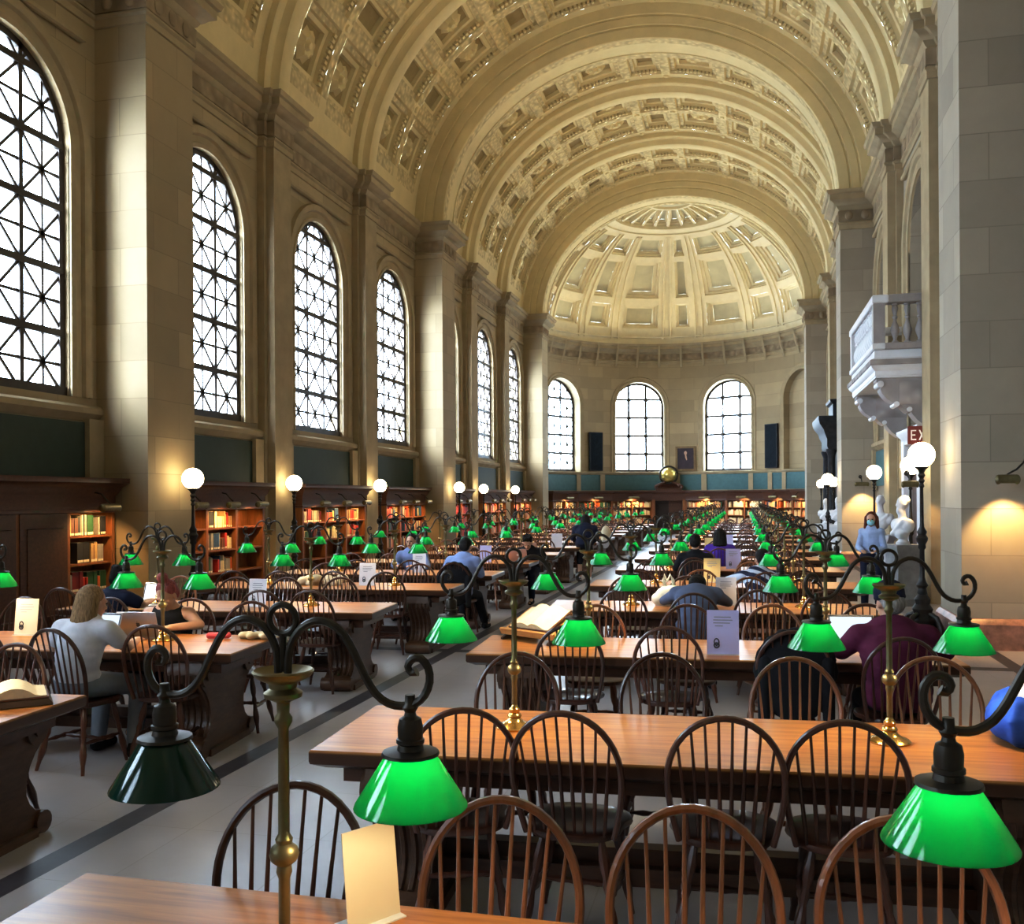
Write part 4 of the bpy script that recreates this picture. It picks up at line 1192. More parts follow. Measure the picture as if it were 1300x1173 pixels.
    mo = MB(); mo.T = lambda p: P(*p); mo.cap((-.02,.09,-.052),(.02,.09,-.052),.005,.005,6); mo.build('mouth',LIPM,t)
    if sh.f: organic(sh,g('top_name','shirt'),g('top',CL_WHITE),t,vox,g('shirt_smooth',5))
    organic(tr,g('bot_name','trousers'),g('bottom',CL_NAVY),t,vox,5)
    hr = MB(); hr.T = lambda p: P(*p)
    hr.ball((0,-.03,.052),(.086,.092,.085),16,12); hr.ball((0,-.065,.0),(.078,.06,.075),14,10)
    kind = g('hair','short')
    if kind == 'long':
        for q in range(9):
            a = PI*(1.0+q/8.0); x = .08*math.cos(a); y = -.03+.075*math.sin(a)
            hr.cap((x,y,.05),(x*1.12,y-.01,-.12),.024,.024,8); hr.cap((x*1.12,y-.01,-.12),(x*.9,y-.035,-.31+.03*math.cos(q*2.1)),.024,.011,8)
    if kind == 'shoulder':
        for q in range(9):
            a = PI*(.9+1.2*q/8.0); x = .08*math.cos(a); y = -.03+.075*math.sin(a)
            hr.cap((x,y,.04),(x*1.2,y,-.17),.03,.03,8)
    if kind == 'bun': hr.ball((0,-.03,.165),(.048,.048,.045),12,8)
    if kind == 'fluffy':
        for q in range(14):
            a = 2*PI*q/14; hr.ball((.06*math.cos(a),-.025+.06*math.sin(a),.09+.02*math.sin(3*q)),.035,8,6)
    if kind != 'cap': organic(hr,'hair',g('hairm',H_BLACK),t,.0125,2)
    else:
        organic(hr,'hair',g('hairm',H_GREY),t,.0125,2)
        c = MB(); c.T = lambda p: P(*p); c.ball((0,-.018,.075),(.096,.108,.085),16,10); c.ball((0,-.02,.04),(.099,.11,.035),16,8); organic(c,'cap',g('capm',CL_NAVY),t,.0125,3)
    if g('mask',False):
        m = MB(); m.T = lambda p: P(*p)
        m.ball((0,.055,-.04),(.06,.055,.052),14,10); m.cap((-.06,.03,-.03),(-.08,-.005,-.005),.006,.006,6); m.cap((.06,.03,-.03),(.08,-.005,-.005),.006,.006,6); organic(m,'face_mask',cloth('pale_blue_mask',(.35,.68,.8)),t,.01,2)
    return t
CL_WHITE = cloth('white_cotton',(.68,.68,.74)); CL_BLACK = cloth('black_cloth',(.012,.012,.015)); CL_NAVY = cloth('navy_cloth',(.012,.016,.04)); CL_GREYB = cloth('grey_blue_cloth',(.22,.25,.3))
CL_LBLUE = cloth('light_blue_cotton',(.28,.36,.62)); CL_DENIM = cloth('pale_denim',(.36,.45,.66)); CL_PURP = cloth('maroon_knit',(.11,.018,.05),.3); CL_VIOLET = cloth('violet_cloth',(.08,.03,.3)); CL_SLATE = cloth('slate_blue_fleece',(.13,.16,.25)); CL_BEIGE = cloth('beige_cloth',(.6,.5,.35))
H_BLACK = hairm('black_hair',(.012,.01,.01)); H_BLOND = hairm('blonde_hair',(.3,.19,.095)); H_RED = hairm('red_brown_hair',(.12,.035,.02)); H_PINK = hairm('dusty_pink_hair',(.3,.08,.08)); H_GREY = hairm('grey_hair',(.3,.29,.28))
EYEM = mat('dark_eye',(.02,.015,.012),.2); LIPM = mat('lip',(.3,.1,.08),.5)
def mat_stripes():
    m,t,b = nt('navy_white_striped_knit'); L = t.links.new; tc = N(t,'ShaderNodeTexCoord')
    wv = N(t,'ShaderNodeTexWave',Scale=3.2); wv.bands_direction = 'DIAGONAL'; wv.inputs['Distortion'].default_value = .6; L(tc.outputs['Object'],wv.inputs['Vector'])
    rp = N(t,'ShaderNodeValToRGB'); rp.color_ramp.interpolation = 'CONSTANT'; rp.color_ramp.elements[0].color = (.015,.02,.06,1); rp.color_ramp.elements[1].color = (.6,.66,.8,1); rp.color_ramp.elements[1].position = .5
    L(wv.outputs['Fac'],rp.inputs[0]); L(rp.outputs[0],b.inputs['Base Color']); b.inputs['Roughness'].default_value = .85; return m
# seated blonde woman at the second left table
person('woman with long blonde hair in white shirt typing, back turned, second table left of aisle',(-1.49,5.64,0),.0,dict(neck=(.02,.06,.97),top=CL_WHITE,sleeve=.6,bottom=CL_GREYB,hair='long',hairm=H_BLOND,yaw=-.35,pitch=-.18,fine=True,elbow={-1:(-.28,.1,.80),1:(.29,.13,.81)},wrist={-1:(-.14,.34,.82),1:(.2,.37,.82)},girth=.94,head=(.03,.12,1.11),knee={-1:(-.12,.42,.5),1:(.2,.40,.5)},ankle={-1:(-.12,.36,.09),1:(.26,.25,.09)}))
person('man with dark hair and navy shirt, back turned, third table left of aisle',(-3.0,7.94,0),-.25,dict(neck=(0,.1,.92),top=CL_NAVY,sleeve=.7,bottom=CL_BLACK,hair='fluffy',yaw=-.9,pitch=-.15,elbow={-1:(-.28,.14,.83),1:(.29,.17,.83)},wrist={-1:(-.1,.38,.835),1:(.13,.42,.835)},head=(.02,.16,1.06)))
person('woman with pink hair bun in black tank top, facing out behind silver laptop',(-1.64,6.99,0),PI+.2,dict(neck=(0,.1,.93),top=CL_BLACK,top_name='tank_top',sleeve=.0,shirt_from=0,bottom=CL_NAVY,tank=True,hair='bun',hairm=H_PINK,pitch=-.5,yaw=-.25,fine=True,head=(-.01,.16,1.05),girth=.92,shw=.165))
person('man in pale blue shirt with dark hair, back turned, fifth table left of aisle',(-.74,12.24,0),-.05,dict(neck=(.03,.1,1.02),top=CL_LBLUE,sleeve=1.9,bottom=CL_BLACK,hair='short',pitch=-.25,head=(.04,.16,1.17),girth=1.06,ankle={-1:(-.12,.5,.09),1:(.18,.55,.09)}))
person('person in dark clothes hunched over laptop, facing out, sixth table left of aisle',(-.66,16.3,0),PI,dict(neck=(0,.16,.93),top=CL_BLACK,sleeve=1.9,hair='fluffy',pitch=-.55,head=(0,.24,1.05)))
person('person with dark hair and blue top behind fourth table left of aisle',(-2.0,13.9,0),PI,dict(top=CL_LBLUE,sleeve=1.9,hair='short'))
person('older man in maroon sweater and navy cap, back turned, third table right of aisle',(3.95,6.34,0),.12,dict(neck=(-.02,.04,.99),top=CL_PURP,top_name='sweater',sleeve=1.95,bottom=CL_BLACK,hair='cap',yaw=.25,pitch=-.2,girth=1.2,shw=.21,elbow={-1:(-.32,.1,.84),1:(.33,.12,.84)},wrist={-1:(-.16,.36,.845),1:(.16,.38,.845)},head=(-.02,.12,1.145)))
person('person in slate blue fleece slumped face down on fourth table right of aisle',(2.58,8.78,0),-.05,dict(neck=(-.02,.28,.93),bend=(0,-.02,.1),top=CL_SLATE,top_name='fleece',sleeve=1.9,bottom=CL_NAVY,hair='short',hairm=H_BLACK,head=(-.03,.46,.96),pitch=-1.2,armr=.8,girth=1.08,elbow={-1:(-.34,.38,.84),1:(.27,.38,.84)},wrist={-1:(-.22,.6,.835),1:(.12,.62,.835)}))
person('person in navy and white striped top leaning on elbow, fifth table right of aisle',(3.27,11.3,0),.25,dict(neck=(-.06,.14,.94),top=mat_stripes(),sleeve=1.9,bottom=CL_NAVY,hair='short',pitch=-.2,head=(.0,.2,1.09),girth=1.08,elbow={-1:(-.4,.25,.84),1:(.28,.3,.84)},wrist={-1:(-.2,.5,.84),1:(.1,.5,.84)}))
person('person in violet top with dark hair, seventh table right of aisle',(2.62,16.33,0),0,dict(top=CL_VIOLET,sleeve=1.9,hair='shoulder',pitch=-.2))
person('person in black with dark hair, sixth table right of aisle',(2.33,13.78,0),0,dict(top=CL_BLACK,sleeve=1.9,hair='short',pitch=-.2))
# standing figures
stand = dict(hip=(0,0,.9),neck=(0,.0,1.38),knee={-1:(-.09,.03,.5),1:(.1,.02,.5)},ankle={-1:(-.1,-.02,.09),1:(.11,.0,.09)},bend=(0,-.02,0))
d_ = dict(stand); d_.update(hip=(0,0,.86),neck=(0,.0,1.3),head=(0,.03,1.46),top=CL_DENIM,top_name='jacket',sleeve=1.95,bottom=CL_NAVY,hair='shoulder',hairm=H_RED,mask=True,elbow={-1:(-.2,.05,1.02),1:(.2,.05,1.02)},wrist={-1:(-.1,.2,.98),1:(.12,.2,.98)},girth=.82,shw=.13,armr=.8,fine=False)
person('standing woman in blue face mask and pale denim jacket by the marble bust',(5.0,16.0,0),PI-.25,d_)
d_ = dict(stand); d_.update(hip=(0,-.05,.84),neck=(.02,.22,1.2),head=(.02,.36,1.33),pitch=-.5,top=CL_NAVY,top_name='jacket',sleeve=1.95,bottom=CL_BLACK,leg_len=1.15,hair='shoulder',hairm=H_BLACK,shoe=CL_WHITE,elbow={-1:(-.26,.2,.95),1:(.27,.2,.95)},wrist={-1:(-.12,.38,.82),1:(.15,.4,.82)},girth=1.15,shw=.2,knee={-1:(-.1,.03,.46),1:(.12,.04,.46)})
person('standing person in navy jacket and shorts bending over table edge in the aisle',(-.36,20.3,0),.15,d_)
# round pale bag carried by the standing person
t = thing('shoulder_bag','pale round shoulder bag hanging at the side of the standing person','bag',(.12,20.25,0),0)
m = MB(); m.ball((0,0,1.0),(.12,.11,.24),14,10); organic(m,'bag_body',CL_BEIGE,t,.02,3)
m = MB(); m.lathe([(0,0),(.09,0),(.09,.02),(0,.02)],20); m.T = None
m.v = [(x,-.15+0*z-z,.84+y) for x,y,z in m.v]; m.build('badge',MARBLE_SHADED,t)
m = MB(); m.tube([(-.1,0,1.22),(-.2,.02,1.34),(-.3,.05,1.28)],.012,6); m.build('strap',CL_BLACK,t)
# ------------------------------------------------------------------ things on the tables
ALU = mat('silver_aluminium',(.55,.53,.54),.35,.8,var=.03); ROSE = mat('rose_gold_aluminium',(.6,.4,.34),.35,.7,var=.03); SCR = mat_emit('lit_laptop_screen',(.75,.88,1),1.1); SCRW = mat_emit('bright_white_screen',(.95,.97,1),1.3); SBLUE = mat('screen_blue_block',(.05,.3,.6),.4); DARKP = mat('dark_keyboard',(.03,.03,.035),.5)
def apple(mb, c, s, y):
    pts = [(0,.62),(.25,.75),(.5,.72),(.68,.55)]+[(.55,.3),(.52,.05),(.62,-.12),(.74,-.2)]+[(.55,-.6),(.3,-.85),(.1,-.8),(0,-.76),(-.1,-.8),(-.3,-.85),(-.6,-.55),(-.78,-.1),(-.76,.35),(-.55,.68),(-.25,.75)]
    mb.prism([(c[0]+x*s,c[1]+z*s) for x,z in pts],'y',y,y+.0012)
    mb.prism([(c[0]+x*s,c[1]+z*s) for x,z in [(0,.8),(.05,1.05),(.3,1.25),(.28,1.0),(.1,.82)]],'y',y,y+.0012)
def laptop(label,x,y,rz,body=ALU,lid=1.9,screen=None,logo=None,blocks=False):
    # keyboard in front (-y side is the user), lid hinged at the back
    t = thing('laptop',label,'laptop',(x,y,TZ),rz)
    m = MB(); m.mould(-.16,.16,-.11,.11,[(-.004,0),(0,.004),(0,.012),(-.003,.014)]); b = m.build('base',body,t)
    m = MB(); m.box(-.14,.14,-.03,.085,.014,.0155); m.build('keyboard',DARKP,b)
    a = lid; hy = .11; L = .215
    m = MB(); m.T = lambda p: (p[0],hy+p[2]*math.cos(a)*-1+p[1]*math.sin(a),.014+p[2]*math.sin(a)+p[1]*math.cos(a))
    m.mould(-.16,.16,0,.007,[(-.003,0),(0,.004),(0,L-.004),(-.003,L)]); l = m.build('lid',body,t)
    T0 = m.T
    m = MB(); m.T = T0; m.box(-.158,.158,-.0008,-.0001,.004,L-.003); m.build('bezel',DARKP,l); m = MB(); m.T = T0; m.box(-.145,.145,-.0018,-.001,.018,L-.016); m.build('screen',screen or DARKP,l)
    if blocks:
        m = MB(); m.T = T0; m.box(.06,.1,-.0035,-.002,.09,.13); m.box(.06,.1,-.0035,-.002,.03,.06); m.build('screen_picture',SBLUE,l)
    if logo:
        m = MB(); m.T = T0; apple(m,(0,L/2),.022,.0068); m.build('lid_logo',logo,l)
    return t
laptop('laptop with pale blue screen open before the blonde woman',-1.77,6.1,-.05,screen=SCR)
laptop('silver laptop with dark fruit emblem, back of lid turned this way',-1.58,6.56,PI+.1,logo=INK)
laptop('open laptop with bright white screen and blue blocks before the dark-haired man',-2.93,8.5,.0,screen=SCRW,blocks=True)
laptop('rose gold laptop with white fruit emblem on sixth table left of aisle',-.72,15.7,PI,body=ROSE,logo=PAPER)
laptop('open laptop with pale screen before the older man in maroon',3.78,7.05,.1,screen=SCR)
laptop('orange toned laptop on seventh table left of aisle',-1.05,18.0,PI,body=ROSE)
TENTF = mat('clear_acrylic',(.7,.7,.72),.15)
def tent(label,x,y,rz,col=PAPER,h=.28,w=.2,detail=True):
    t = thing('table_sign',label,'sign',(x,y,TZ),rz,'paper notices in upright holders')
    m = MB(); m.mould(-w/2,w/2,-.045,.045,[(0,0),(0,.004)]); m.build('holder_base',TENTF,t)
    m = MB(); m.T = lambda p: (p[0],p[1]+p[2]*.12-.02,p[2]); m.box(-w/2,w/2,0,.003,.004,h); pp = m.build('paper',col,t)
    if detail:
        k = MB(); k.T = lambda p: (p[0],p[1]+p[2]*.12-.02,p[2])
        for i,(a,b) in enumerate(((-.055,.05),(-.06,.06),(-.06,.045),(-.05,.0))): k.box(w*a*5-.0,w*b*5,-.0012,-.0003,h-.05-.02*i,h-.044-.02*i)
        k.build('printed_lines',GREYINK,pp)
        k = MB(); k.T = lambda p: (p[0]*1.0-w*.2,p[1]+p[2]*.12-.02,p[2])
        k.tube([(.016*math.cos(2*PI*i/20),-.001,.085+.022*math.sin(2*PI*i/20)) for i in range(20)],.004,6,closed=True)
        k.tube([(.016*math.cos(2*PI*i/20),-.001,.062+.016*math.sin(2*PI*i/20)) for i in range(20)],.005,6,closed=True); k.box(-.004,.004,-.002,-.0005,.056,.07)
        k.build('padlock_print',INK,pp)
    return t
YEL = mat('yellow_paper',(.75,.55,.25),.6,var=.03); WARM = mat('cream_lit_paper',(.76,.66,.5),.6,var=.03); LAV = mat('lavender_paper',(.56,.54,.8),.6,var=.03)  # WARM is white paper with the cream light mixed into its colour
tent('white notice with padlock print on third table left of aisle',-1.76,8.62,-.05)
tent('lavender notice with padlock print on third table right of aisle',2.87,6.62,.05,LAV,.3,.215)
tent('white notice on fourth table right of aisle beside slumped person',2.84,9.6,.1,PAPER,.28,.2)
tent('yellow lit notice on fifth table right of aisle',2.62,12.2,-.1,YEL,.3,.21)
tent('pale lavender notice on sixth table right of aisle',2.86,14.5,.05,LAV,.3,.22)
tent('lavender notice on eighth table right of aisle',2.7,19.4,.05,LAV,.32,.22,False)
tent('cream lit notice at the blonde woman\'s table, wall end',-2.62,6.45,.1,WARM,.29,.2)
tent('white notice with padlock print on fourth table left of aisle',-1.56,11.0,.1,PAPER,.28,.21)
tent('white notice on fifth table left of aisle',-1.62,13.1,.05,PAPER,.28,.2)
tent('lavender notice on sixth table left of aisle',-1.24,15.4,.05,LAV,.28,.2,False)
tent('cream lit notice on eighth table left of aisle',-.95,20.2,.1,PAPER,.3,.24,False)
tent('cream lit notice on ninth table left of aisle',-.55,22.6,.1,PAPER,.3,.24,False)
tent('orange notice on eighth table right of aisle beside the violet top',2.35,19.3,0,YEL,.26,.2,False)
t = tent('tilted cream card standing on the first table right of aisle',2.08,2.25,1.0,WARM,.24,.16,False)
# open books
def open_book(mb, w=.2, d=.28, h=.035, k0=0, k1=1):
    n = 8
    for s in (-1,1):
        top = [(s*w*i/n, .006+h*math.sin(PI*min(1,(i/n)*1.15+.12))**.7*(1 if i < n else .8)) for i in range(n+1)]
        poly = [(0,0)]+top+[(s*w,0)]
        mb.k = k0; mb.prism(poly if s < 0 else poly[::-1],'y',-d/2,d/2)
    mb.k = k1; mb.box(-w-.01,w+.01,-d/2-.008,d/2+.008,-.008,.0)
def book_thing(label,x,y,z,rz,stand=False,scale=1.0):
    t = thing('open_book',label,'book',(x,y,z),rz)
    m = MB(); open_book(m,.2*scale,.28*scale,.04*scale)
    T0 = None
    if stand: m.v = [(a,b*math.cos(.45)-c*math.sin(.45),c*math.cos(.45)+b*math.sin(.45)+.098) for a,b,c in m.v]
    m.k = 0; m.build('pages',[PAGES,BMAT['brown']],t,50)
    return t
book_thing('large open book lying on the first table left of aisle',-.86,4.22,TZ+.045,.75,False,1.15)
t = thing('book_rest','small brown wooden rest under the open book, first left table','book rest',(-.86,4.22,TZ),.75)
m = MB(); m.mould(-.25,.25,-.18,.18,[(0,0),(.01,.004),(.0,.02),(-.01,.034)]); m.build('board',TABLE_D,t)
book_thing('open book with blue edged pages on the sloping wooden stand, third right table',1.50,7.02,TZ+.06,-.55,True,1.0)
t = thing('book_stand','sloping wooden book stand on aisle end of third right table','book stand',(1.52,7.02,TZ),-.55)
m = MB(); m.T = lambda p: (p[0],p[1]*math.cos(.45)-p[2]*math.sin(.45),p[2]*math.cos(.45)+p[1]*math.sin(.45)+.15)
m.box(-.28,.28,-.2,.18,-.03,-.012); m.box(-.28,.28,-.2,-.18,-.012,.02); m.build('sloping_board',mat('light_oak_stand',(.5,.26,.08),.4,var=.2,stretch=(1,5,5)),t)
m = MB()
for s in (-.24,.24): m.prism([(-.2,.0),(.2,.0),(.2,.19),(-.2,.015)],'x',s-.012,s+.012)
m.build('side_support',TABLE_D,t)
# bags and small things
t = thing('plastic_bag','white and yellow plastic carrier bag knotted on fourth right table','bag',(2.3,9.46,TZ),.2)
m = MB(); m.ball((0,0,.1),(.15,.1,.11),14,10); m.ball((.08,0,.1),(.11,.09,.08),12,8); m.ball((-.1,0,.07),(.09,.09,.07),12,8); o = organic(m,'bag_body',mat('white_yellow_plastic',(.85,.8,.62),.4,var=.15,scale=9),t,.012,2)  # plain white and yellow plastic, no emission
m = MB()
for s in (-1,1): m.tube([(s*.03,0,.18),(s*.05-.02,0,.25),(s*.03-.03,0,.31),(s*.0-.03,0,.24)],[.012,.018,.014,.01],6)
m.build('handle',o.data.materials[0],t)
t = thing('sports_bag','bright blue and white soft bag on wall end of second right table','bag',(4.32,4.52,TZ),.1)
m = MB(); m.mould(-.24,.24,-.15,.15,[(-.05,0),(-.01,.03),(0,.12),(-.03,.2),(-.08,.24)]); m.ball((-.2,0,.1),(.08,.14,.09),12,8); o = organic(m,'bag_body',cloth('bright_blue_nylon',(.03,.1,.5),.3),t,.012,4)
m = MB(); m.ball((0,0,.23),(.19,.12,.05),14,8); m.ball((-.12,-.05,.22),(.09,.06,.05),12,8); organic(m,'open_top',cloth('pale_blue_white_nylon',(.62,.68,.85)),t,.012,2)
m = MB(); m.tube([(-.06,-.15,.02),(-.04,-.165,.08),(-.01,-.165,.1),(.0,-.16,.05),(.02,-.15,.02)],.014,6,flat=.5); m.build('strap',CL_WHITE,t)
m = MB(); m.ball((.03,.04,.26),(.1,.06,.03),12,8); organic(m,'orange_lining',cloth('orange_cloth',(.6,.16,.05)),t,.012,2)
t = thing('pouch','small pink pencil pouch on second table left of aisle','pouch',(-.95,6.55,TZ),.4)
m = MB(); m.cap((-.07,0,.028),(.07,0,.028),.026,.026,10); organic(m,'pouch_body',cloth('pink_cloth',(.7,.12,.14)),t,.008,2)
t = thing('scarf','crumpled cream scarf on aisle end of second left table','scarf',(-.66,6.62,TZ),.2)
m = MB()
for i in range(7): m.ball((.035*(i-3),.03*math.sin(i*2.2),.028),(.045,.05,.03),10,6)
organic(m,'scarf_cloth',CL_BEIGE,t,.009,2)
t = thing('jacket','pile of cream clothing on fourth table left of aisle','clothes',(-2.15,10.95,TZ),.1)
m = MB()
for i in range(9): m.ball((.06*(i-4),.06*math.sin(i*1.7),.05+.03*math.sin(i*2.6)),(.09,.1,.06),10,6)
organic(m,'cloth_folds',CL_BEIGE,t,.012,2)
def draped(label,x,y,rz,m_):
    t = thing('jacket',label,'jacket',(x,y,0),rz)
    m = MB()
    for i in range(9):
        a = PI*(i/8); m.ball((.2*math.cos(a)*-1,-.20-.02*math.sin(a),.72+.2*math.sin(a)),(.07,.05,.09),10,6)
    m.ball((0,-.235,.72),(.2,.055,.22),14,10); m.ball((0,-.22,.55),(.19,.06,.16),14,8); organic(m,'cloth_folds',m_,t,.014,4)
    for s in (-1,1):
        m = MB(); m.cap((s*.19,-.23,.78),(s*.2,-.24,.42),.05,.04,10); organic(m,'sleeve',m_,t,.013,2)
draped('black jacket hung over the chair of the man in pale blue',-.74,12.23,0,CL_BLACK)
draped('black jacket hung on chair at third right table, left of older man',3.32,6.5,.05,CL_BLACK)
# ------------------------------------------------------------------ balcony
t = thing('balcony','carved white stone balcony with balusters high on the right wall','balcony',(0,0,0))
BX,BY0,BY1 = 5.27,18.05,21.85; WXB = WX+.05
m = MB(); m.box(BX+.08,WXB,BY0+.08,BY1-.08,3.98,4.12); 
m.mould(BX+.1,WXB,BY0+.1,BY1-.1,[(.0,4.0),(.03,4.02),(.03,4.1),(.09,4.16),(.11,4.22),(.11,4.3),(.04,4.34),(.04,4.46),(.02,4.5)]); m.build('slab',[WHITE_M],t,30)
m = MB(); m.mould(BX+.1,WXB,BY0+.1,BY1-.1,[(.115,4.2),(.125,4.21),(.125,4.29),(.115,4.3)]); m.build('carved_band',CARVED,t)
def rail(y0,y1,x0,x1,z0,z1): 
    m = MB(); m.mould(min(x0,x1),max(x0,x1),y0,y1,[(-.02,z0),(.0,z0+.02),(.0,z1-.02),(-.02,z1)]); return m
z0,z1 = 4.5,5.46
for nm,(a,b) in (('base_rail',(4.48,4.6)),('hand_rail',(5.32,5.47))):
    w = .11 if nm == 'base_rail' else .14
    for (xa,xb,ya,yb) in ((BX+.02,BX+.02+2*w,BY0,BY1),(BX+.02+2*w-.01,WXB,BY0,BY0+2*w),(BX+.02+2*w-.01,WXB,BY1-2*w,BY1)): rail(ya,yb,xa,xb,a,b).build(nm,MARBLE_SHADED if ya == BY0 and yb < BY0+1 else WHITE_M,t)  # near rail takes the shade-toned marble, the lit front stays white
for (x,y) in ((BX+.14,BY0+.13),(BX+.14,BY1-.13),(6.3,BY0+.13)): m = MB(); m.box(x-.1,x+.1,y-.1,y+.1,4.575,5.335); m.build('post',MARBLE_SHADED if y < 19 else WHITE_M,t)
BAL = [(.06,0),(.06,.05),(.035,.07),(.03,.1),(.07,.2),(.08,.26),(.06,.34),(.03,.42),(.028,.46),(.045,.48),(.045,.5),(.028,.52),(.05,.62),(.055,.66),(.04,.7),(.06,.71),(.06,.76)]
balm = None
def balu(x,y,mt):
    m = MB(); m.lathe(BAL,12,(x,y,4.58)); m.build('baluster',mt,t)
for k in range(4): balu(BX+.42+.21*k,BY0+.13,MARBLE_SHADED)  # near balusters carry the shade in their colour
for k in range(13): balu(BX+.14,BY0+.4+.25*k,WHITE_M)
def bracket(y):
    # S-scroll console, in x-z
    p = [(BX+.12,4.0),(BX+.1,3.93),(BX+.14,3.86),(BX+.2,3.84),(BX+.17,3.78),(BX+.2,3.7),(BX+.28,3.6),(BX+.38,3.53),(BX+.43,3.46),(BX+.5,3.5),(BX+.56,3.42),(BX+.62,3.36),(BX+.68,3.38),(BX+.72,3.30),(BX+.8,3.2),(BX+.92,3.1),(BX+1.06,3.06),(WXB,3.1),(WXB,4.0)]
    m = MB(); m.prism(p,'y',y-.2,y+.2); b = m.build('bracket',MARBLE_SHADED,t,30)
    m = MB()
    for (x,z,r) in ((BX+.17,3.87,.06),(BX+.44,3.5,.05),(BX+.66,3.4,.045)): m.tube([(x,y-.24,z),(x,y+.24,z)],r,12)
    m.build('scroll',WHITE_M,b)
    m = MB(); m.mould(BX+.5,WXB-.1,y-.22,y-.2,[(.0,3.5),(.01,3.52),(.01,3.9),(.0,3.92)]); m.build('carved_panel',CARVED,b)
bracket(BY0+.35); bracket(BY1-.35)
# door below with white frame, exit sign
m = MB()
for y in (19.0,20.75): m.box(6.2,6.6,y-.14,y+.14,0,2.95)
m.mould(6.25,6.6,18.8,20.95,[(.0,2.85),(.04,2.88),(.04,3.0),(.12,3.1),(.12,3.16),(0,3.18)]); struct(m.build('trim_91',WHITE_M))
m = MB(); m.box(6.36,6.5,19.14,20.61,0,2.86); struct(m.build('door_2',CASE_D))
t = thing('exit_sign','dark red EXIT sign with white letters hung beneath the balcony','sign',(6.16,17.98,2.92))
m = MB(); m.mould(-.3,.3,-.03,.03,[(-.01,-.16),(0,-.15),(0,.15),(-.01,.16)]); m.build('box',mat('exit_red',(.16,.025,.02),.5),t)
m = MB(); m.box(-.02,.02,-.02,.02,.16,.36); m.build('mount',IRON,t)
m = MB(); W_L = MB()
def glyph(ch,x):
    y0,y1 = -.034,-.031; b = lambda x0,x1,z0,z1: W_L.box(x+x0,x+x1,y0,y1,z0,z1)
    if ch == 'E': b(0,.022,-.09,.09); b(0,.09,.068,.09); b(0,.075,-.011,.011); b(0,.09,-.09,-.068)
    if ch == 'I': b(0,.022,-.09,.09)
    if ch == 'T': b(.036,.058,-.09,.09); b(0,.094,.068,.09)
    if ch == 'X':
        for s in (1,-1): W_L.prism([(x+.0 if s > 0 else x+.1,-.09),(x+.025 if s > 0 else x+.075,-.09),(x+.1 if s > 0 else x,.09),(x+.075 if s > 0 else x+.025,.09)],'y',y0,y1)
for ch,x in zip('EXIT',(-.25,-.12,.03,.1)): glyph(ch,x)
W_L.build('letters',mat('exit_white',(.85,.8,.75),.5,emit=(1,.95,.9),es=.1),t)
# ------------------------------------------------------------------ marble busts
PED = mat('grey_pedestal',(.3,.3,.31),.5,var=.2); PEDL = mat('pale_pedestal',(.5,.5,.53),.5,var=.12)
def bust(label,x,y,rz,top=1.85,ped=PEDL,kind=0):
    t = thing('marble_bust',label,'statue',(x,y,0),rz); zb = top-.72
    m = MB(); m.ball((0,0,zb+.22),(.22,.13,.14),14,10); m.ball((0,.02,zb+.12),(.17,.12,.14),14,10); m.ball((-.19,0,zb+.22),(.09,.1,.12),10,8); m.ball((.19,0,zb+.22),(.09,.1,.12),10,8)
    m.cap((0,0,zb+.3),(0,.02,zb+.48),.07,.06); m.ball((0,.0,zb+.6),(.082,.1,.12),14,10); m.ball((0,.04,zb+.53),(.06,.06,.07),12,8); m.cap((0,.1,zb+.6),(0,.115,zb+.56),.01,.016,8)
    for s in (-1,1): m.ball((s*.085,0,zb+.58),(.014,.024,.035),8,6)
    if kind: m.ball((0,.06,zb+.47),(.05,.05,.08),10,8); m.ball((0,-.03,zb+.64),(.1,.1,.09),12,8)
    m.cap((-.16,.08,zb+.3),(.1,.12,zb+.08),.045,.05,8); m.lathe([(.06,-.0),(.07,.04),(.1,.1),(.1,.12)],12,(0,0,zb-.02)); organic(m,'bust',WHITE_M,t,.016,2)
    m = MB(); m.lathe([(.11,-.05),(.11,.0),(.07,.03),(.06,.06)],16,(0,0,zb-.06)); m.build('socle',WHITE_M,t)
    h = zb-.1
    m = MB(); m.mould(-.2,.2,-.2,.2,[(.06,0),(.06,.12),(.02,.16),(0,.2),(0,h-.14),(.03,h-.1),(.05,h-.04),(.05,h)]); m.build('pedestal',ped,t)
bust('white marble bust of a draped man on pedestal behind the masked woman',5.72,20.4,PI*.85,1.87)
bust('white marble bust of a bearded man on pedestal beside the globe lamps',5.62,17.0,PI*.62,1.84,PED,1)
bust('white marble bust in front of the second right bay, seen far off',5.6,32.0,PI*.8,1.78,WHITE_M)
bust('white marble bust on a tall pale pedestal beside the far globe lamps',5.75,29.6,PI*.8,1.82,WHITE_M,1)
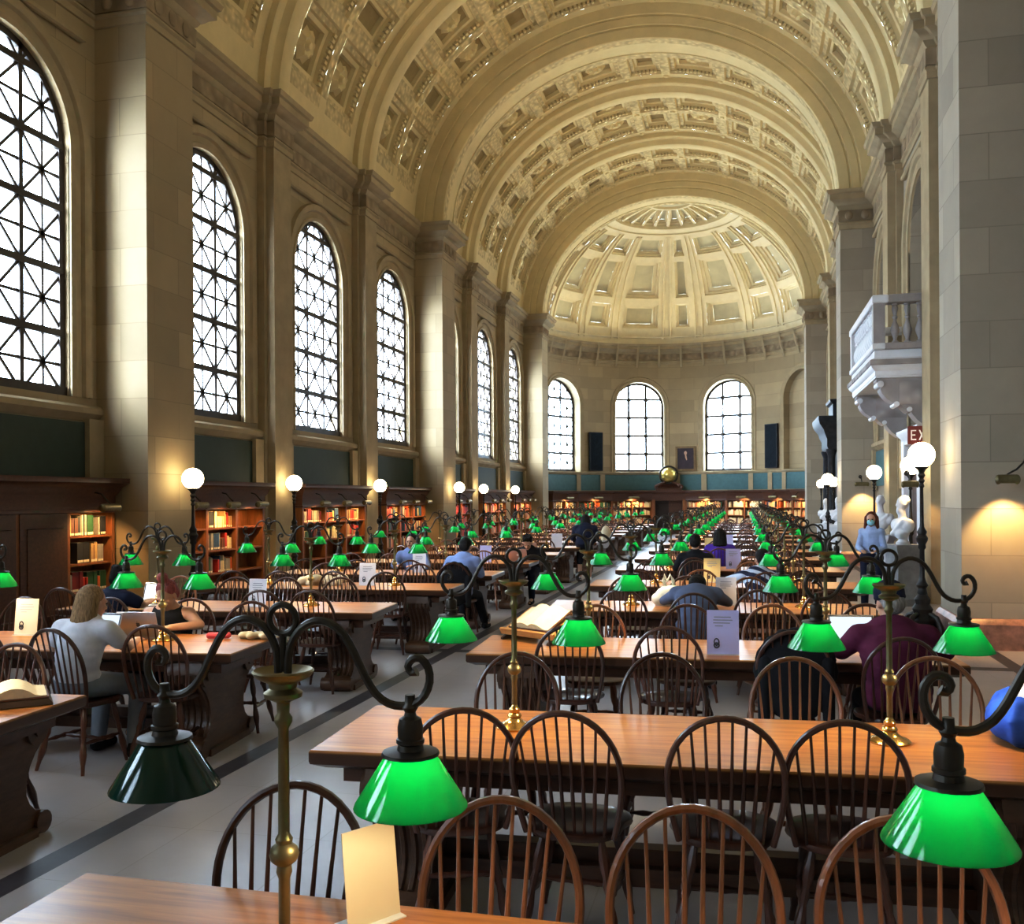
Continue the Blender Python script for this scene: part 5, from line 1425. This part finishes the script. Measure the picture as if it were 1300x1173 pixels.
# dark marble doorway on the right wall
t = thing('marble_doorway','tall black marble doorway surround with columns and heavy cornice, right wall','doorway',(0,0,0))
y0,y1 = 32.9,35.25
m = MB(); m.mould(5.75,6.4,y0,y1,[(.08,0),(.08,.7),(.02,.78),(0,.8)]); m.build('base',BLACKM,t)
for y in (y0+.22,y1-.22):
    m = MB(); m.lathe([(.17,.8),(.17,.86),(.14,.9),(.13,1.0),(.115,3.2),(.13,3.24),(.18,3.36),(.18,3.42)],18,(5.88,y,0)); m.build('column',BLACKM,t)
m = MB(); m.box(6.12,6.42,y0,y1,.8,3.42); m.build('inner_frame',BLACKM,t)
m = MB(); m.mould(5.78,6.42,y0+.05,y1-.05,[(0,3.4),(.05,3.5),(.05,3.75),(.12,3.9),(.16,4.05),(.3,4.25),(.34,4.4),(.34,4.5),(0,4.52)]); m.build('cornice',BLACKM,t,30)
m = MB(); m.mould(5.95,6.42,y0+.4,y1-.4,[(0,4.5),(0,4.95),(.08,5.02),(.1,5.1),(0,5.12)]); m.build('attic_block',BLACKM,t,30)
# memorial panels and portrait on the far wall
NAVY = mat('dark_blue_slate',(.008,.014,.022),.8,var=.3,scale=9,spec=.15)
def wall_panel(label,a0,a1,z0,z1):
    am = math.radians((a0+a1)/2); R = RA-.11; w = R*math.radians(a1-a0)
    t = thing('memorial_panel',label,'panel',(R*math.sin(am),AE+R*math.cos(am),0),-am)
    m = MB(); m.mould(-w/2,w/2,-.03,.03,[(.0,z0),(.03,z0+.01),(.03,z1-.01),(0,z1)]); m.build('border',BLACKM,t)
    m = MB(); m.box(-w/2+.03,w/2-.03,-.065,-.05,z0+.05,z1-.05); m.build('slate_face',NAVY,t)
wall_panel('dark blue memorial panel on far wall, between the curved bookcase windows',-44,-37.6,3.18,5.1)
wall_panel('dark blue memorial panel on far wall, right of the windows',40.3,46.6,3.2,5.3)
am = math.radians(1.8); R = RA-.08
t = thing('portrait_painting','dark portrait painting in a gilt frame between the far windows','painting',(R*math.sin(am),AE+R*math.cos(am),3.78),-am)
m = MB()
for (x0,x1,z0,z1) in ((-.5,-.4,-.62,.62),(.4,.5,-.62,.62),(-.4,.4,-.62,-.52),(-.4,.4,.52,.62)): m.mould(x0,x1,-.05,.04,[(0,z0),(0,z1)])
m.build('frame',mat('dark_gilt_frame',(.2,.13,.06),.4,.5,var=.3),t)
m = MB(); m.box(-.4,.4,-.01,.0,-.52,.52); m.build('canvas',mat('dark_canvas',(.03,.015,.025),.6,var=.5,scale=3),t)
m = MB(); m.ball((0,-.012,.28),(.075,.004,.1),14,8); m.prism([(-.03,.18),(.04,.18),(.08,-.05),(.05,-.1),(-.02,.05)],'y',-.016,-.012); m.build('painted_face',mat('painted_pale_face',(.55,.36,.26),.6),t)
